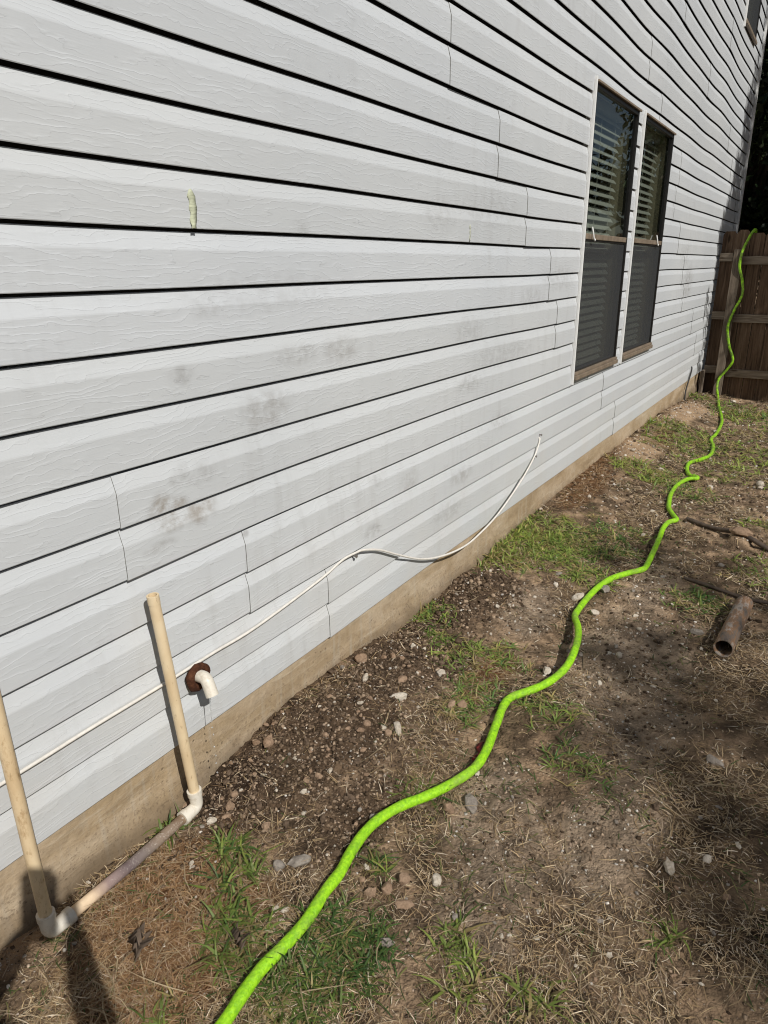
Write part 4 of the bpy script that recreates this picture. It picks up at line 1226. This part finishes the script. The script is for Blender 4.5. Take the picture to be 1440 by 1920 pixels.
NS = 50000
Ps = scatter(NS, w_straw, seed=41); r = np.random.default_rng(42)
pal = np.array([(.42, .31, .175), (.31, .215, .115), (.54, .43, .28), (.19, .125, .07), (.35, .27, .19), (.68, .58, .43), (.12, .08, .048)])
cs = pal[r.choice(len(pal), NS, p=[.2, .22, .12, .2, .12, .05, .09])] * r.uniform(.75, 1.2, (NS, 1))
zt = zones(Ps[:, 0], Ps[:, 1])[3][:, None]
cs = cs * (1 - zt * .5) + np.array([.23, .115, .048]) * zt * .5 * r.uniform(.6, 1.5, (NS, 1))
dc = np.clip(dist_cam(Ps[:, 0], Ps[:, 1]) / 1.8, .85, 3.2)
blades("dry_grass", Ps, r.uniform(.010, .046, NS) * dc ** .6, r.uniform(.0011, .0026, NS) * dc ** .9, r.uniform(0, 6.283, NS), np.abs(r.normal(.05, .22, NS)), r.uniform(.0, .2, NS), cs, M_STRAW, "dry straw coloured grass clippings matted over the yard", 43, .3, .002)
# a few long stems
NL = 900
Pl = scatter(NL, w_straw, seed=45); r = np.random.default_rng(46)
blades("dry_stems", Pl, r.uniform(.06, .16, NL), r.uniform(.0016, .003, NL) * np.clip(dist_cam(Pl[:, 0], Pl[:, 1]) / 1.8, .85, 3.), r.uniform(0, 6.283, NL), np.abs(r.normal(.03, .12, NL)), r.uniform(.0, .12, NL),
       np.array([(.40, .31, .19)]) * r.uniform(.45, 1.1, (NL, 1)), M_STRAW, "long dry grass stems lying on the soil", 47, .35, .004, 4)

# green tufts: rosettes of blades
tp = []; th_l = []; tl = []; tw = []; tc = []; tlift = []
r = np.random.default_rng(51)
for cx, cy, R_, dn, tone, sz in GREEN:
    dcam = float(dist_cam(cx, cy)) / 1.8
    if cx > 5.5: dn *= .5
    nt = int(dn * 2600 * R_ * R_ / max(.6, dcam) ** 1.25 * (3.0 if cx < 1.6 else 1.9)) + 4
    for i in range(nt):
        a = r.uniform(0, 6.283); q = R_ * math.sqrt(r.random()) * r.uniform(.6, 1.12)
        x, y = cx + q * math.cos(a), cy + q * math.sin(a)
        if y > -.008: y = -.008 - .02 * r.random()
        nb = int(r.integers(4, 9))
        h0 = r.uniform(0, 6.283)
        k = np.clip(tone + r.normal(0, .22), 0, 1)
        col = np.array([.05, .10, .024]) * (1 - k) + np.array([.21, .25, .05]) * k
        if r.random() < (.14 if cx < 1.6 else .3): col = np.array([.25, .20, .08]) * r.uniform(.6, 1.1)
        for b in range(nb):
            tp.append((x + r.normal(0, .005), y + min(0, r.normal(0, .005)))); th_l.append(h0 + b * 2.4 + r.normal(0, .4))
            tl.append(r.uniform(.025, .07) * sz * max(.8, dcam) ** .35); tw.append(r.uniform(.0030, .0062) * sz * max(.8, dcam) ** .5); tlift.append(abs(r.normal(.45, .35)))
            tc.append(col * r.uniform(.75, 1.4) * (1.0 if cx < 1.6 else 1.45))
# blades of the sparse weeds all over
NG = 2600
Pg = scatter(NG, lambda x, y: ss(.45, .7, fbm(x * 5, y * 5, 3, 77)) * (1 - .8 * zones(x, y)[0]) * (1 - zones(x, y)[2]) * .8, seed=55)
for (x, y) in Pg:
    dcam = float(dist_cam(x, y)) / 1.8
    tp.append((x, y)); th_l.append(r.uniform(0, 6.283)); tl.append(r.uniform(.02, .06)); tw.append(r.uniform(.002, .004) * max(.8, dcam) ** .7); tlift.append(abs(r.normal(.25, .25)))
    tc.append((np.array([.06, .09, .025]) if r.random() < .6 else np.array([.17, .17, .06])) * r.uniform(.7, 1.3))
tp = np.array(tp); tl = np.array(tl); tlift = np.clip(np.array(tlift), 0, 1.25)
blades("green_grass", tp, tl, np.array(tw), np.array(th_l), tlift, r.uniform(.15, .6, len(tp)), np.array(tc), M_BLADE, "green grass tufts growing through the bare soil", 57, .25, .0, 4)

# ------------------------------------------------------------------ the photographer, behind the camera, whose shadow falls on the footing
def skin_body(name, nodes, edges, mat, parent, sub=2):
    me = bpy.data.meshes.new(name)
    me.from_pydata([n[0] for n in nodes], edges, [])
    o = bpy.data.objects.new(name, me); link(o, parent)
    sk = o.modifiers.new("skin", 'SKIN'); sk.use_smooth_shade = True
    for i, n in enumerate(nodes):
        q = n[1]; me.skin_vertices[0].data[i].radius = (q, q) if not hasattr(q, '__len__') else q
    me.skin_vertices[0].data[0].use_root = True
    sb = o.modifiers.new("sub", 'SUBSURF'); sb.levels = sub; sb.render_levels = sub
    o.matrix_parent_inverse = Matrix.Translation(-parent.location)
    me.materials.append(mat)
    return o
M_SKIN = plain("skin", (.45, .29, .2), .55, .05, 20)
M_SHIRT = plain("grey_shirt", (.16, .17, .19), .85, .1, 60)
M_JEAN = plain("blue_jeans", (.05, .07, .12), .9, .15, 80)
M_HAIR = plain("brown_hair", (.03, .02, .015), .6, .2, 60)
M_SHOE = plain("brown_boot", (.07, .045, .03), .7, .2, 40)
M_PHONE = plain("phone_case", (.015, .015, .017), .35, .1, 30)
fw = Vector((FWD.x, FWD.y, 0)).normalized(); rt = Vector((RIGHT.x, RIGHT.y, 0)).normalized()
O = Vector((CAM.x, CAM.y, 0)) - fw * .42
gpz = -.235
person = thing("person", "person in grey shirt and jeans standing behind the camera holding up a phone", "person", (O.x, O.y, gpz))
def q(f, s, z): return O + fw * f + rt * s + Vector((0, 0, z))
nodes = [(q(0, 0, .70), (.15, .11)), (q(0, 0, .88), (.14, .10)), (q(.01, 0, 1.03), (.16, .11)), (q(0, 0, 1.15), (.12, .09)), (q(.01, 0, 1.215), .055), (q(.035, 0, 1.27), .058),
         (q(.03, 0, 1.36), (.078, .095)), (q(.03, 0, 1.44), (.07, .085)),
         (q(0, .17, 1.14), .062), (q(.17, .20, .90), .045), (q(.33, .075, 1.02), .034), (q(.385, .05, 1.075), (.036, .02)),
         (q(0, -.17, 1.14), .062), (q(.17, -.22, .90), .045), (q(.33, -.085, 1.02), .034), (q(.385, -.05, 1.075), (.036, .02)),
         (q(0, .095, .60), .10), (q(.02, .10, .24), .062), (q(-.02, .11, -.16), .046), (q(.12, .12, -.205), .04),
         (q(0, -.095, .60), .10), (q(.0, -.10, .24), .062), (q(-.05, -.11, -.16), .046), (q(.09, -.12, -.205), .04)]
edges = [(0, 1), (1, 2), (2, 3), (3, 4), (4, 5), (5, 6), (6, 7), (3, 8), (8, 9), (9, 10), (10, 11), (3, 12), (12, 13), (13, 14), (14, 15), (0, 16), (16, 17), (17, 18), (18, 19), (0, 20), (20, 21), (21, 22), (22, 23)]
skin_body("body", nodes, edges, M_SHIRT, person)
for s in (1, -1):      # fingers and thumb round the edges of the phone
    for i, (zz, ln) in enumerate(((1.135, .03), (1.118, .034), (1.10, .033), (1.083, .028))):
        skin_body("finger", [(q(.378, s * .05, zz - .012), .0085), (q(.400 - .002, s * .058, zz), .0085), (q(.404, s * .046, zz + .002), .008), (q(.404, s * (.046 - ln * .4), zz + .003), .007)], [(0, 1), (1, 2), (2, 3)], M_SKIN, person, 1)
    skin_body("thumb", [(q(.38, s * .045, 1.08), .011), (q(.386, s * .04, 1.115), .0105), (q(.386, s * .026, 1.14), .009)], [(0, 1), (1, 2)], M_SKIN, person, 1)
hm = MB()
for i in range(7):
    a = i / 6
hv = []; hf = []
for i in range(8):
    ph = i / 7 * 1.75
    for j in range(16):
        th2 = j / 16 * 6.283
        front = max(0, math.cos(th2)); rr_ = math.sin(ph)
        hv.append(q(.02 + (.098 + .004 * math.sin(3 * th2)) * rr_ * math.cos(th2) - .012 * front, .084 * rr_ * math.sin(th2), 1.40 + .105 * math.cos(ph) + .05 * front * (ph > 1.2)))
for i in range(7):
    for j in range(16): hf.append((i * 16 + j, i * 16 + (j + 1) % 16, (i + 1) * 16 + (j + 1) % 16, (i + 1) * 16 + j))
mesh_obj("hair", hv, hf, M_HAIR, person, True, 80)
face = MB()
for s in (1, -1): face.tube([q(.105, s * .03, 1.37), q(.112, s * .03, 1.37)], .012, 10)
face.build("eyes", M_PHONE, person, True)
face = MB(); face.tube([q(.115, 0, 1.375), q(.132, 0, 1.34), q(.112, 0, 1.332)], [.008, .014, .01], 8); face.build("nose", M_SKIN, person, True)
# the phone itself, held upright just behind the lens
ph_c = CAM - FWD * .014 - RIGHT * .018
pm = bpy.data.meshes.new("phone"); bm = bmesh.new(); bmesh.ops.create_cube(bm, size=1)
for v in bm.verts: v.co = Vector((v.co.x * .078, v.co.y * .158, v.co.z * .009))
bmesh.ops.bevel(bm, geom=[e for e in bm.edges if abs(e.verts[0].co.x - e.verts[1].co.x) < 1e-5 and abs(e.verts[0].co.y - e.verts[1].co.y) < 1e-5], offset=.012, segments=4, affect='EDGES')
bm.to_mesh(pm); bm.free(); pm.materials.append(M_PHONE)
ph = bpy.data.objects.new("phone", pm); link(ph)
ph.matrix_world = Matrix(((RIGHT.x, UP.x, -FWD.x, ph_c.x - UP.x * .06), (RIGHT.y, UP.y, -FWD.y, ph_c.y - UP.y * .06), (RIGHT.z, UP.z, -FWD.z, ph_c.z - UP.z * .06), (0, 0, 0, 1)))
tag(ph, "black phone held upright in both hands of the photographer", "phone")
